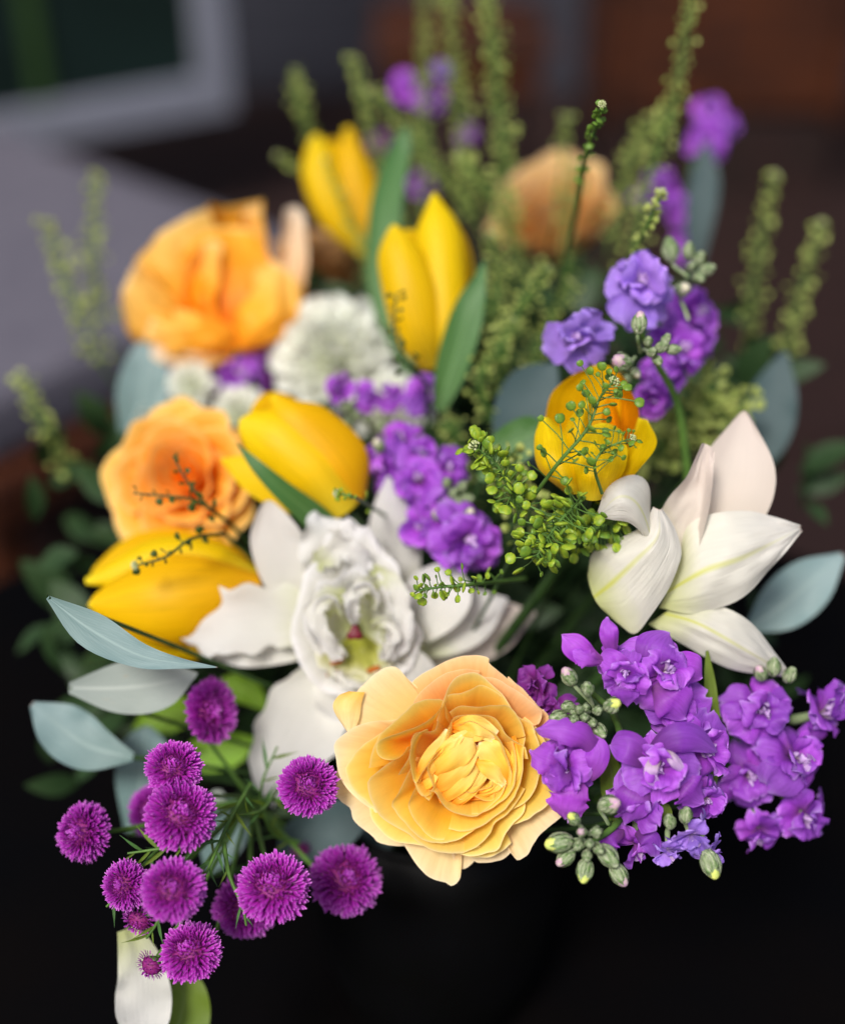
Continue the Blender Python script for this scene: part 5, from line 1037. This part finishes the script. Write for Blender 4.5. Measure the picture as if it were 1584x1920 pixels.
tall = [([(955, 480, -30), (945, 300, -10), (928, 120, 0), (908, -40, 0)], .86, 9.5, 32, 210, 'tallest thick green sprig rising through the top edge right of centre'),
        ([(880, 430, -30), (868, 260, -10), (850, 100, 0), (838, -40, 0)], .93, 10, 30, 150, 'green sprig leaving the top edge left of the thick one'),
        ([(800, 430, -30), (790, 240, -10), (795, 100, 0), (798, -40, 0)], .98, 10, 22, 100, 'thin faint green sprig leaving the top edge above the tall tulip'),
        ([(780, 470, -30), (710, 290, -10), (680, 180, 0), (660, 110, 0)], .93, 10, 26, 80, 'green sprig with pale knob top rising over the far tulip'),
        ([(680, 480, -30), (590, 270, -10), (563, 190, 0), (556, 135, 0)], .93, 9, 22, 70, 'short green sprig left of the far tulip'),
        ([(640, 420, -30), (585, 340, -10), (545, 310, 0), (520, 292, 0)], .93, 9, 14, 28, 'short side sprig pointing left from the far tulip'),
        ([(900, 420, -30), (840, 340, -10), (770, 260, 0), (700, 170, 0)], .90, 10, 24, 90, 'slanting green sprig crossing above the tall tulip'),
        ([(1170, 560, -30), (1220, 320, -10), (1265, 180, 0), (1297, -20, 0)], .80, 9.5, 28, 150, 'green sprig leaving the top edge on the right side'),
        ([(1140, 480, -30), (1170, 340, -10), (1200, 260, 0), (1250, 220, 0)], .92, 10, 30, 100, 'blurred green sprig right of the peach rose'),
        ([(1040, 430, -30), (1055, 300, -10), (1060, 250, 0), (1064, 220, 0)], .92, 9, 16, 40, 'short faint green sprig just above the peach rose'),
        ([(1000, 560, -30), (950, 420, -10), (900, 340, 0), (860, 290, 0)], .84, 9.5, 30, 100, 'green sprig left of the peach rose leaning over it'),
        ([(1060, 640, -30), (1062, 460, 10), (1070, 370, 30), (1080, 310, 40)], .90, 8, 26, 70, 'fine green sprig in front of the peach rose'),
        ([(940, 760, -30), (950, 640, 0), (985, 560, 0), (1030, 505, 0)], .76, 9, 34, 110, 'green sprig under the peach rose, left one of the thicket'),
        ([(985, 790, -30), (1000, 680, 0), (1030, 600, 0), (1070, 530, 0)], .78, 9, 34, 110, 'green sprig under the peach rose, middle one of the thicket'),
        ([(930, 700, -30), (925, 600, 0), (930, 520, 0), (920, 440, 0)], .80, 9, 34, 110, 'green sprig beside the tulip leaf, tallest of the thicket'),
        ([(960, 860, -30), (900, 720, 0), (930, 660, 0), (960, 600, 0)], .74, 9, 30, 90, 'green sprig low in the thicket behind the tulip leaf'),
        ([(720, 600, -30), (690, 480, 0), (650, 400, 10), (610, 300, 10)], .88, 8, 18, 50, 'fine green sprig lying over the far tulip'),
        ([(880, 980, -40), (870, 860, -10), (850, 810, 0), (830, 790, 0)], .75, 8, 34, 60, 'dark green sprig above the middle stock')]
for (pa, d, r_, sp, n, lb) in tall:
    sprig(lb, pa, d, r_ * .58, sp * 1.05, int(n * 1.2), mat='pod_far', t0=.05, taper=.45)
sprig('tiny dark sprig hanging in front of the tall centre tulip', [(800, 720, -20), (755, 670, 0), (738, 620, 0), (744, 548, 0)], .70, 6, 26, 26, mat='pod_dark', top=False, planar=.5)
sprig('dark wiry sprig over the left orange rose, lower one', [(420, 1000, -30), (360, 1010, -6), (310, 1045, 4), (255, 1060, 4)], .655, 8, 16, 14, mat='pod_dark', planar=.5, smat='stem_dark')
sprig('dark wiry sprig over the left orange rose, middle one', [(430, 980, -30), (370, 940, -6), (310, 930, 0), (250, 925, 0)], .665, 8, 18, 12, mat='pod_dark', top=False, planar=.5, smat='stem_dark')
sprig('dark wiry sprig over the left orange rose, upper one', [(430, 980, -30), (390, 950, -6), (350, 900, 0), (325, 855, 0)], .665, 8, 14, 10, mat='pod_dark', top=False, planar=.5, smat='stem_dark')
sprig('tiny yellow green sprig tip against the lying tulip', [(735, 975, -70), (668, 934, 4), (645, 928, 8), (632, 925, 8)], .655, 7, 14, 12, mat='pod_lime', vase=False)
for i, (x, y, x2, y2) in enumerate(((1250, 900, 1300, 720), (1300, 860, 1340, 700), (1210, 880, 1260, 800), (1350, 900, 1400, 740))):
    sprig(['blurred green sprig behind the right lily, nearest its curled tip', 'blurred green sprig behind the right lily, second along', 'blurred low sprig between open tulip and lily', 'blurred green sprig right of the lily, farthest along'][i],
          [(x, y, -30), ((x + x2) / 2 - 10, (y + y2) / 2, 0), (x2, y2, 0)], .76, 11, 44, 80, mat='pod_far', top=False)
for i, (x, y, x2, y2, d) in enumerate(((200, 700, 90, 420, .9), (190, 620, 180, 330, .95), (1400, 700, 1450, 330, .9), (1460, 760, 1540, 420, .88), (150, 900, 40, 700, .85))):
    sprig(['green sprig at far left beside the upper orange rose', 'tall faint sprig at far left behind the orange rose', 'green sprig at far right above the lily', 'outermost green sprig on the right side', 'low green sprig at far left beside the orange rose'][i],
          [(x, y, -30), ((x + x2) / 2 - 10, (y + y2) / 2, 0), (x2, y2, 0)], d, 8, 27, 66, mat='pod_far', t0=.05)

# ------------------------------------------------------------------ eucalyptus and broad leaves
def leaf_thing(name, label, pts, D, mat, group=None, cat='leaf', to=None, **kw):
    q = pts[0]; rt = root(name, frame(P(q[0], q[1], D - q[2] * .001), cdir(0, 1, .2)), label, cat, group)
    k2 = dict(arc=-16, ruffle=.6, nu=13, nv=22); k2.update(kw)
    spine_petal('blade', pts, D, M_[mat], rt, **k2)
    a, b = P(pts[0][0], pts[0][1], D - pts[0][2] * .001), P(pts[1][0], pts[1][1], D - pts[1][2] * .001)
    if to: 
        mb = MB(); e = P(*to); mb.tube(bezier(a, a.lerp(e, .3), a.lerp(e, .7), e, 8), .0012, 6); mb.build('stalk', M_['stem_dark'], rt)
    else: stem_to_vase(rt, a, (NECK - a).normalized() + (a - b).normalized() * .3, .0011, 'stem_dark', name='stalk')
EG = 'blue green eucalyptus leaves'
leaf_thing('eucalyptus_leaf', 'long blue eucalyptus leaf with red edge pointing at the lily', [(90, 1120, 0, 4), (170, 1180, 0, 34), (260, 1228, 0, 24), (340, 1244, 0, 10), (408, 1251, 0, 1)], .602, 'euc', EG, arc=-14)
leaf_thing('eucalyptus_leaf', 'broad grey eucalyptus leaf below the long blue one', [(130, 1290, 0, 10), (220, 1290, 0, 46), (300, 1282, 0, 48), (372, 1262, 0, 10)], .66, 'euc_grey', EG, tip='round')
leaf_thing('eucalyptus_leaf', 'round teal leaf at left behind the upper button pair', [(240, 1560, 0, 6), (262, 1480, 0, 44), (270, 1410, 0, 46), (275, 1360, 0, 26)], .72, 'euc', EG, tip='round')
leaf_thing('eucalyptus_leaf', 'round pale blue leaf behind the button stems', [(390, 1640, 0, 4), (410, 1590, 0, 38), (430, 1540, 0, 42), (442, 1495, 0, 22)], .70, 'euc', EG, tip='round')
leaf_thing('eucalyptus_leaf', 'small pale round leaf just above the button stems', [(400, 1520, 0, 4), (406, 1500, 0, 16), (412, 1480, 0, 12)], .70, 'euc_grey', EG, tip='round')
leaf_thing('eucalyptus_leaf', 'slate leaf behind the gap between button and rose', [(520, 1620, 0, 6), (560, 1580, 0, 40), (620, 1550, 0, 50), (690, 1530, 0, 30)], .70, 'euc_dark', EG, tip='round')
leaf_thing('eucalyptus_leaf', 'slate leaf lower behind the left of the rose', [(600, 1640, 0, 6), (650, 1600, 0, 34), (690, 1580, 0, 36), (740, 1570, 0, 20)], .74, 'euc_dark', EG, tip='round')
leaf_thing('eucalyptus_leaf', 'teal leaf at left between the two orange roses', [(230, 830, 0, 6), (262, 760, 0, 46), (272, 690, 0, 42), (262, 640, 0, 20)], .84, 'euc', EG, tip='round')
leaf_thing('eucalyptus_leaf', 'dark teal leaf behind the open tulip on its left', [(980, 900, 0, 10), (985, 820, 0, 60), (1000, 740, 0, 60), (1040, 680, 0, 20)], .74, 'euc_dark', EG, tip='round')
leaf_thing('eucalyptus_leaf', 'grey green leaf left of the open tulip low down', [(900, 900, 0, 8), (940, 850, 0, 34), (990, 815, 0, 36), (1030, 800, 0, 14)], .70, 'leaf', EG, tip='round')
leaf_thing('eucalyptus_leaf', 'grey leaf peeping out under the upper left orange rose', [(560, 700, 0, 8), (550, 640, 0, 40), (545, 600, 0, 42), (520, 560, 0, 10)], .93, 'euc_grey', EG, tip='round')
leaf_thing('eucalyptus_leaf', 'dark blue leaf rising at right above the lilac stock', [(1300, 520, 0, 8), (1310, 420, 0, 26), (1320, 340, 0, 28), (1322, 270, 0, 8)], .94, 'euc_dark', EG)
leaf_thing('eucalyptus_leaf', 'blue leaf outermost at left below the tulip', [(250, 1420, 0, 8), (170, 1400, 0, 46), (110, 1360, 0, 46), (60, 1320, 0, 6)], .68, 'euc', EG)
leaf_thing('eucalyptus_leaf', 'blue leaf outermost at right beyond the lily', [(1400, 1180, 0, 8), (1460, 1140, 0, 46), (1520, 1090, 0, 46), (1580, 1040, 0, 6)], .72, 'euc', EG)
leaf_thing('eucalyptus_leaf', 'slate leaf beyond the lily pointing up', [(1400, 900, 0, 8), (1430, 820, 0, 46), (1450, 740, 0, 44), (1470, 660, 0, 6)], .80, 'euc_dark', EG)
leaf_thing('lime_leaf', 'bright lime leaf between eucalyptus and the soft button', [(250, 1370, 0, 6), (300, 1345, 0, 32), (340, 1335, 0, 30), (400, 1320, 0, 6)], .74, 'leaf_lime', 'lime green leaves at left')
leaf_thing('lime_leaf', 'bright lime leaf right of the soft button', [(500, 1330, 0, 6), (470, 1300, 0, 24), (440, 1285, 0, 26), (415, 1275, 0, 6)], .74, 'leaf_lime', 'lime green leaves at left')
leaf_thing('lime_leaf', 'lime leaf below the soft button beside the lily', [(330, 1440, 0, 6), (380, 1415, 0, 34), (430, 1405, 0, 34), (480, 1390, 0, 8)], .75, 'leaf_lime', 'lime green leaves at left')
leaf_thing('olive_leaf', 'olive green leaf at the bottom left corner', [(300, 1990, 0, 40), (335, 1920, 0, 56), (345, 1860, 0, 42), (330, 1815, 0, 6)], .66, 'leaf_olive', to=(250, 2050, .72))
leaf_thing('white_petal', 'blurred white petal hanging at the bottom left corner', [(240, 1740, 0, 20), (265, 1820, 0, 44), (270, 1900, 0, 50), (270, 1990, 0, 10)], .64, 'lily', cat='petal', to=(300, 1700, .68), tip='round', ruffle=2)
leaf_thing('olive_leaf', 'dark olive leaf between the lower right stock florets', [(1150, 1540, 0, 8), (1150, 1480, 0, 24), (1140, 1420, 0, 14), (1135, 1395, 0, 2)], .618, 'leaf_olive')
leaf_thing('olive_leaf', 'small olive leaf above the hanging lilac floret', [(1180, 1530, 0, 8), (1210, 1530, 0, 20), (1240, 1520, 0, 18), (1260, 1545, 0, 2)], .604, 'leaf_olive')
leaf_thing('olive_leaf', 'curved green blade at right above the lower stock florets', [(1330, 1500, 0, 8), (1340, 1400, 0, 12), (1332, 1300, 0, 12), (1325, 1220, 0, 3)], .63, 'leaf_olive')

# ------------------------------------------------------------------ deep foliage mass that closes the bouquet
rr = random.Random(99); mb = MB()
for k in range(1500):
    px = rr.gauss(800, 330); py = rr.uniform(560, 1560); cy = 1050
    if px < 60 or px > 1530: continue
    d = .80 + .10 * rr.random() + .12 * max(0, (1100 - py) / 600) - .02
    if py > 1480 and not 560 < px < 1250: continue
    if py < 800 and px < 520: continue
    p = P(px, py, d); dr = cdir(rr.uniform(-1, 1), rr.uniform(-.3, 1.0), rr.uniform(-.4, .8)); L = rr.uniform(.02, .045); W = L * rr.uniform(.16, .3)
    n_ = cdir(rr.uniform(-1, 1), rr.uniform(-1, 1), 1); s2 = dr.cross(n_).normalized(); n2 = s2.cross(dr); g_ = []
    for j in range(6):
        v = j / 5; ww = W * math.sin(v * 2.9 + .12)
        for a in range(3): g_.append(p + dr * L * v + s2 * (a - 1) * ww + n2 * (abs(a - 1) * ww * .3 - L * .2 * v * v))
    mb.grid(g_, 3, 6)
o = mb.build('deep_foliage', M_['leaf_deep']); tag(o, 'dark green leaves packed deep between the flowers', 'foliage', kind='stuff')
print('objects', len(bpy.data.objects), 'verts', sum(len(m.vertices) for m in bpy.data.meshes))
